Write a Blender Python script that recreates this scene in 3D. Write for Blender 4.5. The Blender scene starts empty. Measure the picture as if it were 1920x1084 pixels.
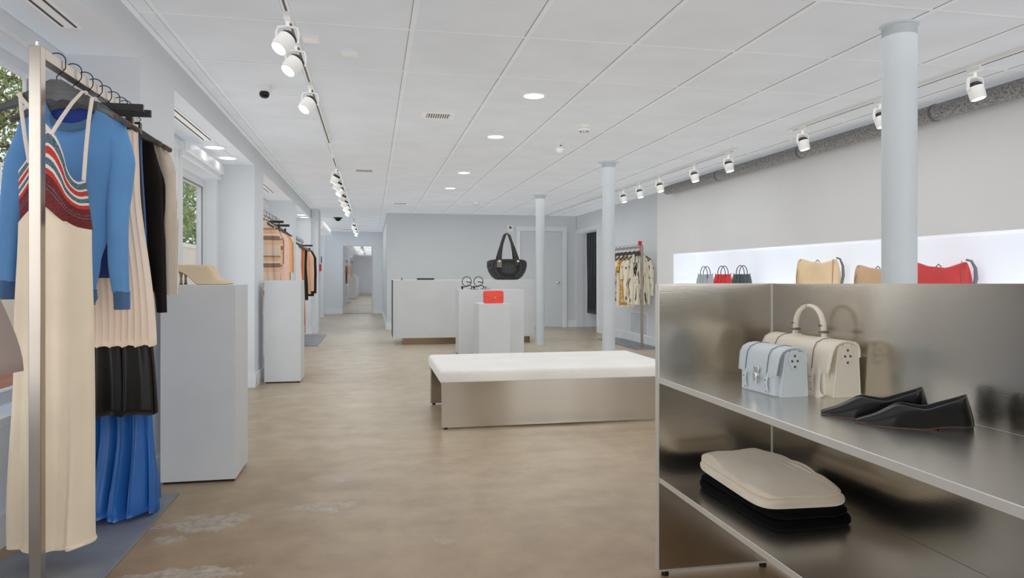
import bpy, bmesh, math, random
from mathutils import Vector, Matrix, noise
R = math.radians
PI = math.pi
C = bpy.context.scene.collection
random.seed(7)

# ---------------------------------------------------------------- camera geometry (measured from the photograph)
F = 1321.0; CXP = 960.0; HY = 517.0; EYE = 1.13
YAW = math.atan((960 - 698) / F)
CY_, SY_ = math.cos(YAW), math.sin(YAW)
CEIL = 2.446
def ray(px, py):
    a = (px - CXP) / F
    return (SY_ + a * CY_, CY_ - a * SY_, (HY - py) / F)
def onY(px, py, y):
    r = ray(px, py); t = y / r[1]
    return (r[0] * t, EYE + r[2] * t)          # X, Z on the plane at depth y

# ---------------------------------------------------------------- materials
def lin(c):
    return tuple(((v / 255) / 12.92 if v / 255 <= .04045 else ((v / 255 + .055) / 1.055) ** 2.4) for v in c) + (1,)
MATS = {}
class NT:
    def __init__(s, m):
        s.m = m; s.t = m.node_tree; s.n = s.t.nodes; s.b = s.n['Principled BSDF']
    def add(s, k, **kw):
        n = s.n.new(k)
        for a, v in kw.items():
            if a in n.inputs.keys(): n.inputs[a].default_value = v
            else: setattr(n, a, v)
        return n
    def link(s, a, b): s.t.links.new(a, b)
    def coord(s, scale=(1, 1, 1)):
        tc = s.add('ShaderNodeTexCoord'); mp = s.add('ShaderNodeMapping')
        mp.inputs['Scale'].default_value = scale
        s.link(tc.outputs['Object'], mp.inputs['Vector'])
        return mp.outputs[0]
    def ramp(s, fac, stops, interp='LINEAR'):
        r = s.add('ShaderNodeValToRGB'); cr = r.color_ramp; cr.interpolation = interp
        while len(cr.elements) < len(stops): cr.elements.new(.5)
        for e, (p, c) in zip(cr.elements, stops):
            e.position = p; e.color = c if len(c) == 4 else lin(c)
        s.link(fac, r.inputs[0])
        return r.outputs[0]
    def bump(s, h, strength=.3, dist=.01):
        b = s.add('ShaderNodeBump'); b.inputs['Strength'].default_value = strength; b.inputs['Distance'].default_value = dist
        s.link(h, b.inputs['Height']); s.link(b.outputs[0], s.b.inputs['Normal'])
        return b
def mat(name, col, rough=.6, metal=0, spec=.5, var=0, vscale=3, bump=0, bscale=60, stretch=(1, 1, 1), coat=0, sheen=0, alpha=1, trans=0, emit=None, es=0, aniso=0):
    if name in MATS: return MATS[name]
    m = bpy.data.materials.new(name); m.use_nodes = True
    n = NT(m); b = n.b
    b.inputs['Base Color'].default_value = lin(col); b.inputs['Roughness'].default_value = rough
    b.inputs['Metallic'].default_value = metal; b.inputs['Specular IOR Level'].default_value = spec
    b.inputs['Coat Weight'].default_value = coat; b.inputs['Sheen Weight'].default_value = sheen
    b.inputs['Alpha'].default_value = alpha; b.inputs['Transmission Weight'].default_value = trans
    if aniso: b.inputs['Anisotropic'].default_value = aniso
    if emit: b.inputs['Emission Color'].default_value = lin(emit); b.inputs['Emission Strength'].default_value = es
    nz = n.add('ShaderNodeTexNoise', Scale=vscale, Detail=4.0); n.link(n.coord(stretch), nz.inputs['Vector'])
    v = max(var, .015)
    lo = tuple(max(0, c * (1 - v)) for c in col); hi = tuple(min(255, c * (1 + v)) for c in col)
    n.link(n.ramp(nz.outputs[0], [(.3, lo), (.7, hi)]), b.inputs['Base Color'])
    if bump:
        nb = n.add('ShaderNodeTexNoise', Scale=bscale, Detail=3.0); n.link(n.coord(stretch), nb.inputs['Vector'])
        n.bump(nb.outputs[0], bump, .004)
    MATS[name] = m
    return m
def knit(name, col, scale=90, strength=.35, rough=.85, axis='X', var=.04, col2=None):
    """cloth with fine ribs running across one axis"""
    m = mat(name, col, rough, var=var, spec=.2, sheen=.15); n = NT(m)
    w = n.add('ShaderNodeTexWave', Scale=scale, Distortion=.6, bands_direction=axis)
    n.link(n.coord(), w.inputs['Vector']); n.bump(w.outputs[0], strength, .006)
    if col2:
        n.link(n.ramp(w.outputs[0], [(.1, col2), (.7, col)]), n.b.inputs['Base Color'])
    return m
def steel(name, col=(176, 170, 160), rough=.24, wav=.12, wscale=2.2):
    m = mat(name, col, rough, metal=1, var=.02); n = NT(m)
    # broad dents of rolled sheet and fine brushing
    a = n.add('ShaderNodeTexNoise', Scale=wscale, Detail=1.0); n.link(n.coord((1, 1, .35)), a.inputs['Vector'])
    b1 = n.add('ShaderNodeBump'); b1.inputs['Strength'].default_value = wav; b1.inputs['Distance'].default_value = .05
    n.link(a.outputs[0], b1.inputs['Height'])
    g = n.add('ShaderNodeTexNoise', Scale=6.0, Detail=6.0); n.link(n.coord((2, 2, 60)), g.inputs['Vector'])
    b2 = n.add('ShaderNodeBump'); b2.inputs['Strength'].default_value = .02; b2.inputs['Distance'].default_value = .01
    n.link(g.outputs[0], b2.inputs['Height']); n.link(b1.outputs[0], b2.inputs['Normal'])
    n.link(b2.outputs[0], n.b.inputs['Normal'])
    return m
def bands(name, stops, axis='Z', scale=1.0, rough=.85, noise_amt=0, offset=0):
    """woven colour bands repeating along an axis"""
    m = mat(name, (200, 180, 150), rough, spec=.2); n = NT(m)
    sep = n.add('ShaderNodeSeparateXYZ'); n.link(n.coord(), sep.inputs[0])
    mu = n.add('ShaderNodeMath', operation='MULTIPLY_ADD'); mu.inputs[1].default_value = scale; mu.inputs[2].default_value = offset
    n.link(sep.outputs[axis], mu.inputs[0])
    src = mu.outputs[0]
    if noise_amt:
        nz = n.add('ShaderNodeTexNoise', Scale=5.0); n.link(n.coord(), nz.inputs['Vector'])
        ma = n.add('ShaderNodeMath', operation='MULTIPLY_ADD'); ma.inputs[1].default_value = noise_amt
        n.link(nz.outputs[0], ma.inputs[0]); n.link(src, ma.inputs[2]); src = ma.outputs[0]
    fr = n.add('ShaderNodeMath', operation='FRACT'); n.link(src, fr.inputs[0])
    n.link(n.ramp(fr.outputs[0], stops, 'CONSTANT'), n.b.inputs['Base Color'])
    return m

WALL = mat('wall_paint', (212, 217, 222), .75, spec=.25, var=.008, vscale=.8)
WALL_W = mat('wall_paint_white', (224, 226, 228), .75, spec=.25, var=.008, vscale=.8)
WALL_B = mat('wall_paint_grey', (204, 209, 213), .75, spec=.25, var=.008, vscale=.8)
TRIMM = mat('trim_gloss', (220, 224, 228), .4, spec=.4)
CEILT = mat('ceiling_tile', (214, 219, 225), .9, spec=.1, bump=.05, bscale=120)
GRIDM = mat('ceiling_grid', (222, 226, 230), .6)
GROOVE = mat('ceiling_joint', (150, 150, 152), .9)
WHITE = mat('white_lacquer', (203, 206, 209), .45, spec=.35)
WHITE2 = mat('white_enamel', (232, 232, 230), .35)
BLACK = mat('black_plastic', (14, 14, 15), .4)
DARK = mat('dark_gap', (22, 20, 20), .8)
STEEL = steel('brushed_steel', (200, 194, 184), .2, .22, 1.6)
STEEL2 = steel('brushed_steel_shelf', (212, 210, 206), .27, .05, 2.0)
STEEL_E = mat('steel_edge', (215, 213, 208), .42, metal=.6)
RACKM = steel('rack_steel', (182, 173, 162), .3, .03)
PLATE = mat('steel_base_plate', (140, 144, 150), .5, metal=.5, var=.08)
GLASS = mat('clear_glass', (255, 255, 255), .02, trans=1.0)
GLASS.node_tree.nodes['Principled BSDF'].inputs['IOR'].default_value = 1.02
MIRROR = mat('mirror_silver', (225, 228, 230), .03, metal=1)
EMIT = mat('lamp_glow', (255, 255, 255), .5, emit=(255, 252, 245), es=6)
EMIT2 = mat('spot_glow', (255, 255, 255), .5, emit=(255, 252, 245), es=3)
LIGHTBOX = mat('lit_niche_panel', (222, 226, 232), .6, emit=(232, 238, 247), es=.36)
WOOD_D = mat('dark_hanger_wood', (74, 72, 72), .32, var=.15, vscale=8, stretch=(1, 1, 12))
WOOD_E = mat('bare_hanger_edge', (84, 54, 40), .35, var=.2, vscale=14)
WIRE = mat('black_wire', (34, 34, 36), .3, metal=.7)
CHROME = mat('polished_metal', (220, 220, 220), .12, metal=1)

# ---------------------------------------------------------------- mesh builder
class MB:
    def __init__(s): s.v = []; s.f = []; s.mi = []; s.cur = 0
    def vert(s, p): s.v.append(tuple(p)); return len(s.v) - 1
    def face(s, idx): s.f.append(tuple(idx)); s.mi.append(s.cur)
    def box(s, x0, x1, y0, y1, z0, z1):
        b = len(s.v)
        for z in (z0, z1):
            for x, y in ((x0, y0), (x1, y0), (x1, y1), (x0, y1)): s.v.append((x, y, z))
        for q in ((3, 2, 1, 0), (4, 5, 6, 7), (0, 1, 5, 4), (1, 2, 6, 5), (2, 3, 7, 6), (3, 0, 4, 7)): s.face([b + i for i in q])
        return s
    def quad(s, a, b_, c, d):
        i = [s.vert(p) for p in (a, b_, c, d)]; s.face(i); return s
    def prism(s, poly, h0, h1, axis='z'):
        """extrude a 2d outline between two heights along an axis"""
        def P(p, h): return {'z': (p[0], p[1], h), 'y': (p[0], h, p[1]), 'x': (h, p[0], p[1])}[axis]
        a = [s.vert(P(p, h0)) for p in poly]; b = [s.vert(P(p, h1)) for p in poly]; n = len(poly)
        s.face(a[::-1]); s.face(b)
        for i in range(n): s.face((a[i], a[(i + 1) % n], b[(i + 1) % n], b[i]))
        return s
    def loft(s, rings, closed=True, cap=True):
        ids = [[s.vert(p) for p in r] for r in rings]
        for a, b in zip(ids, ids[1:]):
            n = len(a)
            for i in range(n if closed else n - 1): s.face((a[i], a[(i + 1) % n], b[(i + 1) % n], b[i]))
        if cap: s.face(ids[0][::-1]); s.face(ids[-1])
        return s
    def lathe(s, prof, c=(0, 0, 0), n=24, axis='z', cap=True):
        rings = []
        for r, h in prof:
            ring = []
            for i in range(n):
                a = 2 * PI * i / n; x, y = r * math.cos(a), r * math.sin(a)
                ring.append({'z': (c[0] + x, c[1] + y, c[2] + h), 'y': (c[0] + x, c[1] + h, c[2] + y), 'x': (c[0] + h, c[1] + x, c[2] + y)}[axis])
            rings.append(ring)
        return s.loft(rings, True, cap)
    def tube(s, pts, r, n=8, flat=None, cap=True, ref=None):
        """sweep a circle (or an ellipse r x flat) along points"""
        pts = [Vector(p) for p in pts]; rings = []; prev = None
        rs = r if isinstance(r, (list, tuple)) else [r] * len(pts)
        fs = flat if isinstance(flat, (list, tuple)) else [flat] * len(pts)
        for i, p in enumerate(pts):
            t = (pts[min(i + 1, len(pts) - 1)] - pts[max(i - 1, 0)])
            t = t.normalized() if t.length > 1e-9 else Vector((0, 0, 1))
            if ref is not None: u = Vector(ref) - t * t.dot(Vector(ref))
            elif prev is None: u = t.cross(Vector((0, 1, 0)) if abs(t.y) < .9 else Vector((1, 0, 0)))
            else: u = prev - t * prev.dot(t)
            u.normalize(); prev = u; w = t.cross(u); rr = rs[i]; ff = fs[i] if fs[i] is not None else rr
            rings.append([p + u * rr * math.cos(2 * PI * k / n) + w * ff * math.sin(2 * PI * k / n) for k in range(n)])
        return s.loft(rings, True, cap)
    def build(s, name, m, parent=None, local=False, bevel=0, sub=0, smooth=None, seg=2, solid=0, disp=None):
        me = bpy.data.meshes.new(name)
        vs = s.v
        if parent is not None and not local:
            l = parent.location; vs = [(a - l[0], b - l[1], c - l[2]) for a, b, c in vs]
        me.from_pydata(vs, [], s.f)
        ms = m if isinstance(m, (list, tuple)) else [m]
        for k in ms: me.materials.append(k)
        for p, i in zip(me.polygons, s.mi): p.material_index = min(i, len(ms) - 1)
        bm = bmesh.new(); bm.from_mesh(me); bmesh.ops.remove_doubles(bm, verts=bm.verts, dist=1e-6)
        bmesh.ops.recalc_face_normals(bm, faces=bm.faces); bm.to_mesh(me); bm.free()
        me.shade_smooth()
        me.set_sharp_from_angle(angle=R(smooth if smooth is not None else 35))
        o = bpy.data.objects.new(name, me); C.objects.link(o)
        if parent is not None: o.parent = parent
        if bevel:
            b = o.modifiers.new('bevel', 'BEVEL'); b.width = bevel; b.segments = seg; b.limit_method = 'ANGLE'; b.harden_normals = False
        if solid:
            q = o.modifiers.new('solid', 'SOLIDIFY'); q.thickness = solid; q.offset = 0
        if sub:
            q = o.modifiers.new('sub', 'SUBSURF'); q.levels = sub; q.render_levels = sub
        if disp:
            tx = bpy.data.textures.new('cloth_waves', 'CLOUDS'); tx.noise_scale = disp[1]
            q = o.modifiers.new('disp', 'DISPLACE'); q.texture = tx; q.strength = disp[0]; q.mid_level = .5; q.texture_coords = 'LOCAL'
        return o
def tag(o, label=None, cat=None, group=None, kind=None):
    if label: o['label'] = label
    if cat: o['category'] = cat
    if group: o['group'] = group
    if kind: o['kind'] = kind
    return o
def thing(name, label, cat, loc=(0, 0, 0), rz=0, group=None):
    o = bpy.data.objects.new(name, None); C.objects.link(o); o.location = loc; o.rotation_euler = (0, 0, rz)
    o.empty_display_size = .1
    return tag(o, label, cat, group)
def copy_tree(o, loc=None, rz=None, label=None, group=None, parent=None):
    c = o.copy(); C.objects.link(c)
    if parent is not None: c.parent = parent
    for ch in [x for x in list(C.objects) if x.parent == o]: copy_tree(ch, parent=c)
    if loc is not None: c.location = loc
    if rz is not None: c.rotation_euler = (0, 0, rz)
    if label: c['label'] = label
    if group: c['group'] = group
    return c
def struct(name, mb, m, parent=None, **kw):
    o = mb.build(name, m, parent, **kw)
    if parent is None: o['kind'] = 'structure'
    return o
def B(*a): return MB().box(*a)

# ================================================================= THE SETTING
FRONT = -2.6
XL = -1.17; XW = -1.52; XR = 4.26; XR2 = 4.42; ZS = 2.25
# ---- floor
m = mat('polished_concrete', (178, 165, 146), .34, spec=.45); n = NT(m)
vec = n.coord()
n1 = n.add('ShaderNodeTexNoise', Scale=.55, Detail=7.0, Roughness=.6); n.link(n.coord((1, .5, 1)), n1.inputs['Vector'])
n2 = n.add('ShaderNodeTexNoise', Scale=5.0, Detail=8.0, Roughness=.65); n.link(vec, n2.inputs['Vector'])
c1 = n.ramp(n1.outputs[0], [(.34, (148, 130, 106)), (.5, (180, 168, 150)), (.7, (196, 186, 170))])
c2 = n.ramp(n2.outputs[0], [(.34, (154, 142, 124)), (.66, (204, 194, 176))])
mx = n.add('ShaderNodeMix', data_type='RGBA'); mx.inputs[0].default_value = .42
n.link(c1, mx.inputs[6]); n.link(c2, mx.inputs[7])
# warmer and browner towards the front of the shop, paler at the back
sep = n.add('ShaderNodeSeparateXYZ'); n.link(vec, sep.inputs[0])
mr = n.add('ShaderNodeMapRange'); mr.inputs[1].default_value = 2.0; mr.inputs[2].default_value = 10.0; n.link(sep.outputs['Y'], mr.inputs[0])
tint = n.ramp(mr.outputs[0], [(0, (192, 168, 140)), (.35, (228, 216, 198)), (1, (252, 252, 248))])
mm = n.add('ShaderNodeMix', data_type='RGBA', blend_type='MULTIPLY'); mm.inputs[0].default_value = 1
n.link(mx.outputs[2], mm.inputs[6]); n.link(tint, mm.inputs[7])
# worn grey patches in the concrete
last = mm.outputs[2]
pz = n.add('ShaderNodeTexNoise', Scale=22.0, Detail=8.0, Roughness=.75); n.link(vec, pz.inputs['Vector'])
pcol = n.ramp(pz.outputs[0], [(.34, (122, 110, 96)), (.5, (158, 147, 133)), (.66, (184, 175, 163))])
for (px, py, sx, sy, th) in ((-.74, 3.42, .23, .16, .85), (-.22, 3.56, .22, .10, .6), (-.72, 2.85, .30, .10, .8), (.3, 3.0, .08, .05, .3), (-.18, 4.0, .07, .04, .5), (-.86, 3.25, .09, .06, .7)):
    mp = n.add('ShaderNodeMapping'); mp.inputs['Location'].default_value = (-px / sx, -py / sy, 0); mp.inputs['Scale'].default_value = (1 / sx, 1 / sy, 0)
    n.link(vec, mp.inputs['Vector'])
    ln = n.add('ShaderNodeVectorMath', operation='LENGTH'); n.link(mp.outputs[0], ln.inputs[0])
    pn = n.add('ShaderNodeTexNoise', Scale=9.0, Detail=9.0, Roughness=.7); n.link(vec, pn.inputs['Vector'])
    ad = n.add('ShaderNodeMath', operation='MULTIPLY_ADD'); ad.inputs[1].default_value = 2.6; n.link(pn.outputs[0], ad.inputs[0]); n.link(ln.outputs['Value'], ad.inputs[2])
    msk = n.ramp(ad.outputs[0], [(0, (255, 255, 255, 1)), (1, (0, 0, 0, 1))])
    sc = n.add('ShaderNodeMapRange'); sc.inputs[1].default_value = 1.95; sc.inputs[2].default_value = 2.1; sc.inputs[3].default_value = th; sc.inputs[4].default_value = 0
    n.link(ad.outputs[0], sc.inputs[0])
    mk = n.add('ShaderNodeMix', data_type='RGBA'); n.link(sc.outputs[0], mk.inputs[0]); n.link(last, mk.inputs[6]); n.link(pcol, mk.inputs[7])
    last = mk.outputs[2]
n.link(last, n.b.inputs['Base Color'])
n3 = n.add('ShaderNodeTexNoise', Scale=2.2, Detail=4.0); n.link(n.coord((.5, 2.2, 1)), n3.inputs['Vector'])
rr = n.add('ShaderNodeMapRange'); rr.inputs[3].default_value = .22; rr.inputs[4].default_value = .5; n.link(n3.outputs[0], rr.inputs[0]); n.link(rr.outputs[0], n.b.inputs['Roughness'])
n.bump(n3.outputs[0], .06, .02)
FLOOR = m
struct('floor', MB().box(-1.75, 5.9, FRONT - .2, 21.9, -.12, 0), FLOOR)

# ---- ceiling : tiles with grid joints
mb = MB().box(-1.2, 5.9, FRONT - .2, 21.9, CEIL, CEIL + .12)
struct('ceiling', mb, CEILT)
gx = [.21 + .63 * k for k in range(-2, 7)]; gy = [3.8 + .785 * k for k in range(-7, 23)]
mb = MB()
for x in gx:
    mb.cur = 0; mb.box(x - .014, x + .014, FRONT, 21.5, CEIL - .003, CEIL + .01)
    mb.cur = 1; mb.box(x - .018, x - .014, FRONT, 21.5, CEIL - .0015, CEIL + .01)
for y in gy:
    if y > 21.4: continue
    mb.cur = 0; mb.box(-1.16, 4.24, y - .010, y + .010, CEIL - .0025, CEIL + .01)
    mb.cur = 1; mb.box(-1.16, 4.24, y + .010, y + .0145, CEIL - .0012, CEIL + .01)
struct('trim_1', mb, [GRIDM, GROOVE])
struct('trim_2', MB().box(XL, XL + .03, FRONT, 14.3, CEIL - .012, CEIL), GRIDM)
struct('trim_3', MB().box(XR - .01, XR + .02, FRONT, 10.1, CEIL - .012, CEIL), GRIDM)

# ---- left wall with its window bays
BAYS = [(-2.2, 3.92), (4.56, 7.5), (8.1, 10.94), (11.46, 14.2)]
mb = MB()
mb.box(-1.3, XL, FRONT, 14.3, ZS, CEIL)                       # beam over the bays
ys = [FRONT] + [v for b in BAYS for v in b] + [14.9]
for i in range(0, len(ys), 2): mb.box(XW - .16, XL, ys[i], ys[i + 1], 0, ZS if i < len(ys) - 2 else CEIL)
mb.box(XW - .16, -1.29, FRONT, 14.9, ZS, ZS + .12)               # soffit
mb.box(-1.3, -1.04, 14.3, 14.9, 0, CEIL)                      # square pier at the end
mb.box(-1.62, -1.46, 14.9, 21.6, 0, CEIL)
mb.box(-1.46, -1.2, 16.0, 16.3, 0, CEIL); mb.box(-1.46, -1.28, 19.6, 19.85, 0, CEIL)
# window openings: (bay, y0, y1, sill, head)
OPEN = [(0, -2.0, 3.88, .55, 2.15), (1, 4.7, 5.9, .55, 2.13), (2, 8.3, 10.75, .6, 2.12), (3, 11.7, 14.0, .6, 2.12)]
for (b, y0, y1, s0, h0) in OPEN:
    a0, a1 = BAYS[b]
    if b == 1:
        mb.box(XW - .16, XW, a0, y0, 0, ZS); mb.box(XW - .16, XW, y0, y1, 0, s0); mb.box(XW - .16, XW, y0, y1, h0, ZS)
        mb.box(XW - .16, XW, y1, 6.05, 0, ZS); mb.box(XW - .16, XW, 6.05, 7.4, 2.13, ZS); mb.box(XW - .16, XW, 7.4, a1, 0, ZS)
    else:
        mb.box(XW - .16, XW, a0, y0, 0, ZS); mb.box(XW - .16, XW, y1, a1, 0, ZS)
        mb.box(XW - .16, XW, y0, y1, 0, s0); mb.box(XW - .16, XW, y0, y1, h0, ZS)
struct('wall_left', mb, WALL)
# baseboards of the left side
mb = MB()
for i in range(0, len(ys), 2): mb.box(XL - .001, XL + .018, ys[i] + (0 if i == 0 else -.018), min(ys[i + 1], 14.3) + .0, 0, .14) if ys[i] < 14.25 else None
for b, (a0, a1) in enumerate(BAYS):
    if b == 1:
        mb.box(XW, XW + .018, a0, 6.0, 0, .14)
    else: mb.box(XW, XW + .018, a0, a1, 0, .14)
    mb.box(XW, XL + .018, a1 - .018, a1, 0, .14)
mb.box(-1.46, -1.44, 14.9, 21.5, 0, .14); mb.box(-1.22, -1.18, 15.98, 16.32, 0, .14)
struct('baseboard_left', mb, TRIMM, bevel=.003)
# windows of the bays
wn = 0
for (b, y0, y1, s0, h0) in OPEN:
    wn += 1
    w = thing('window_%d' % wn, None, None, (XW - .12, (y0 + y1) / 2, s0)); w['kind'] = 'structure'
    f = MB(); x0, x1 = XW - .155, XW - .10
    f.box(x0, x1, y0, y1, s0, s0 + .06); f.box(x0, x1, y0, y1, h0 - .06, h0); f.box(x0, x1, y0, y0 + .05, s0, h0); f.box(x0, x1, y1 - .05, y1, s0, h0)
    f.build('window_frame', TRIMM, w, bevel=.004)
    MB().box(XW - .135, XW - .125, y0 + .05, y1 - .05, s0 + .06, h0 - .06).build('window_pane', GLASS, w)
    k = MB(); k.box(XW - .1, XW + .05, y0 - .04, y1 + .02, s0 - .035, s0); k.box(XW - .001, XW + .02, y0 - .04, y1 + .02, s0 - .11, s0 - .035); k.box(XW, XW + .035, y0 - .04, y1 + .02, s0 - .018, s0 - .006)
    k.build('window_sill', TRIMM, w, bevel=.003)
    k = MB()
    for (ya, yb) in ((y0 - .07, y0), (y1, min(y1 + .07, BAYS[b][1] - .02))): k.box(XW, XW + .022, ya, yb, s0, h0)
    k.box(XW, XW + .03, y0 - .07, min(y1 + .07, BAYS[b][1] - .01), h0, h0 + .07)
    k.build('window_casing', TRIMM, w, bevel=.003)
# panel lines under the first window
mb = MB()
for y in (-1.2, .4, 2.0, 3.55): mb.box(XW, XW + .012, y - .05, y + .05, .14, .44)
mb.box(XW, XW + .012, -2, 3.6, .38, .44)
struct('trim_4', mb, WALL, bevel=.003)
# glazed street door in the second bay
d = thing('door_1', None, None, (XW - .1, 6.72, 0)); d['kind'] = 'structure'
f = MB(); x0, x1 = XW - .13, XW - .08
f.box(x0, x1, 6.12, 6.32, .01, 2.06); f.box(x0, x1, 7.18, 7.32, .01, 2.06); f.box(x0, x1, 6.32, 7.18, .01, .3); f.box(x0, x1, 6.32, 7.18, 1.97, 2.06)
f.build('door_leaf', TRIMM, d, bevel=.004)
MB().box(XW - .11, XW - .10, 6.32, 7.18, .3, 1.97).build('door_glass', GLASS, d)
g = MB(); g.box(XW - .075, XW - .07, 6.31, 6.33, .3, 1.97); g.box(XW - .075, XW - .07, 7.165, 7.185, .3, 1.98); g.box(XW - .075, XW - .07, 6.31, 7.18, 1.965, 1.98)
g.build('glazing_bead', mat('grey_bead', (120, 130, 122), .5), d)
f = MB(); f.box(XW - .14, XW + .02, 6.0, 6.1, 0, 2.13); f.box(XW - .14, XW + .02, 7.33, 7.42, 0, 2.13); f.box(XW - .14, XW + .05, 6.0, 7.42, 2.08, 2.2)
f.box(XW, XW + .09, 6.05, 7.38, 2.13, 2.21)
f.build('door_frame', TRIMM, d, bevel=.004)
# slot grilles in the soffits
def slot(y0, y1, x=-1.33):
    o = thing('slot_diffuser', 'slim white linear air slot set in the soffit', 'air vent', (x, (y0 + y1) / 2, ZS))
    f = MB(); f.box(x - .05, x + .05, y0, y1, ZS - .006, ZS - .001); f.build('frame', WHITE2, o, bevel=.001)
    f = MB(); f.box(x - .033, x - .022, y0 + .02, y1 - .02, ZS - .008, ZS - .006); f.box(x + .022, x + .033, y0 + .02, y1 - .02, ZS - .008, ZS - .006); f.build('slot', mat('slot_dark', (70, 72, 76), .8), o)
    return o
slot(2.1, 3.5)['label'] = 'long white linear air slot in the soffit above the nearest window'
slot(4.9, 6.18)['label'] = 'white linear air slot in the soffit above the glazed street door'
slot(8.6, 9.9)['label'] = 'white linear air slot in the soffit above the peach clothing rack'

# ---- right wall : lit display niche
NZ0, NZ1, NY0, NY1, NX = .98, 1.446, -1.0, 9.52, 4.62
mb = MB()
mb.box(XR, XR + .4, FRONT, 10.1, 0, NZ0); mb.box(XR, XR + .4, FRONT, 10.1, NZ1, CEIL)
mb.box(XR, XR + .4, FRONT, NY0, NZ0, NZ1); mb.box(XR, XR + .4, NY1, 10.1, NZ0, NZ1)
struct('wall_right', mb, WALL_W, bevel=.002)
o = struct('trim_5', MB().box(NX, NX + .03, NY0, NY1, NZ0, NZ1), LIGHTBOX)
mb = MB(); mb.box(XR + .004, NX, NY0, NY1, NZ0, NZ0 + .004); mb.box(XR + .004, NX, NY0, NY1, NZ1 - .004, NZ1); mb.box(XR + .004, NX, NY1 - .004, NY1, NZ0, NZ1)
struct('trim_6', mb, mat('niche_white', (232, 235, 240), .5, emit=(232, 238, 247), es=.16))  # lining is no lamp; faint glow added so the niche looks evenly bright
# right wall beyond the jog, with the fitting-room doorway
mb = MB()
mb.box(XR2, XR2 + .16, 10.1, 13.5, 0, CEIL); mb.box(XR2, XR2 + .16, 13.5, 14.98, 2.08, CEIL); mb.box(XR2, XR2 + .16, 14.96, 15.1, 0, CEIL)
mb.box(XR2 + .16, 5.75, 13.38, 13.5, 0, CEIL); mb.box(XR2 + .16, 5.75, 14.98, 15.1, 0, CEIL); mb.box(5.6, 5.75, 13.5, 14.98, 0, CEIL)
struct('wall_fitting', mb, WALL)
mb = MB(); mb.box(XR2 - .02, XR2, 10.1, 13.42, 0, .14)
for (a, b_) in ((13.42, 13.5),): mb.box(XR2 - .02, XR2 + .165, a, b_, 0, 2.07)
mb.box(XR2 - .02, XR2 + .165, 13.42, 15.0, 2.07, 2.14)
struct('baseboard_right', mb, TRIMM, bevel=.003)
# ---- back wall behind the counter, corridor and mirror wall
mb = MB(); mb.box(.3, 5.75, 15.0, 15.14, 0, CEIL); mb.box(.3, .44, 15.14, 21.5, 0, CEIL)
struct('wall_back', mb, WALL_B)
struct('wall_end', MB().box(-1.6, .5, 21.5, 21.62, 0, CEIL), WALL)
mb = MB(); mb.box(.28, 3.03, 14.982, 15.0, 0, .14); mb.box(4.24, 4.42, 14.982, 15, 0, .14); mb.box(.282, .3, 15, 21.5, 0, .14); mb.box(-1.46, -.86, 21.48, 21.5, 0, .14); mb.box(0, .3, 21.48, 21.5, 0, .14)
struct('baseboard_back', mb, TRIMM, bevel=.003)
# front wall behind the camera, closed across its full width
mb = MB(); mb.box(-1.7, 5.9, FRONT - .2, FRONT, 0, .5); mb.box(-1.7, 5.9, FRONT - .2, FRONT, 2.2, CEIL)
mb.box(-1.7, 2.0, FRONT - .2, FRONT, .5, 2.2); mb.box(4.2, 5.9, FRONT - .2, FRONT, .5, 2.2)
mb.box(2.0, 4.2, FRONT - .2, FRONT, .5, 2.2)
struct('wall_front', mb, WALL)
struct('wall_outer', MB().box(5.75, 5.9, FRONT, 15.1, 0, CEIL), WALL)
# stockroom door in the back wall
d = thing('door_2', None, None, (3.6, 14.97, 0)); d['kind'] = 'structure'
f = MB(); f.box(3.06, 3.16, 14.955, 15.0, 0, 2.1); f.box(4.09, 4.2, 14.955, 15, 0, 2.1); f.box(3.06, 4.2, 14.955, 15, 2.1, 2.2); f.build('door_casing', TRIMM, d, bevel=.006)
f = MB(); f.box(3.17, 4.08, 14.975, 14.998, .012, 2.09); f.build('door_leaf', WALL_B, d, bevel=.002)
f = MB(); f.lathe([(.028, 0), (.028, -.006), (.011, -.012), (.011, -.04), (.026, -.05), (.029, -.062), (.022, -.075), (.003, -.079)], (3.99, 14.975, .98), 16, 'y'); f.build('door_handle', CHROME, d)

# ---- fitting-room curtain
def sheet(y0, y1, x, z0, z1, amp, k, m, parent, name):
    mb = MB(); N = 90; M_ = 14; ids = []
    for j in range(M_ + 1):
        t = j / M_; row = []
        for i in range(N + 1):
            u = i / N; y = y0 + (y1 - y0) * u * (1 - .02 * t)
            row.append(mb.vert((x + (amp * (.4 + .6 * t)) * math.sin(u * k * 2 * PI + .6 * math.sin(3 * t)) + .012 * math.sin(u * 11 + t * 4), y, z1 + (z0 - z1) * t)))
        ids.append(row)
    for j in range(M_):
        for i in range(N): mb.face((ids[j][i], ids[j][i + 1], ids[j + 1][i + 1], ids[j + 1][i]))
    return mb.build(name, m, parent, solid=.004)
cu = thing('curtain', 'dark navy velvet curtain hanging in the fitting room doorway', 'curtain', (4.66, 14.2, 2.06))
sheet(13.53, 14.93, 4.66, .31, 2.05, .04, 9, mat('navy_velvet', (12, 16, 30), .7, var=.3, sheen=.4), cu, 'curtain_panel')
MB().tube([(4.66, 13.5, 2.055), (4.66, 14.98, 2.055)], .012).build('curtain_rod', WIRE, cu)

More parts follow.
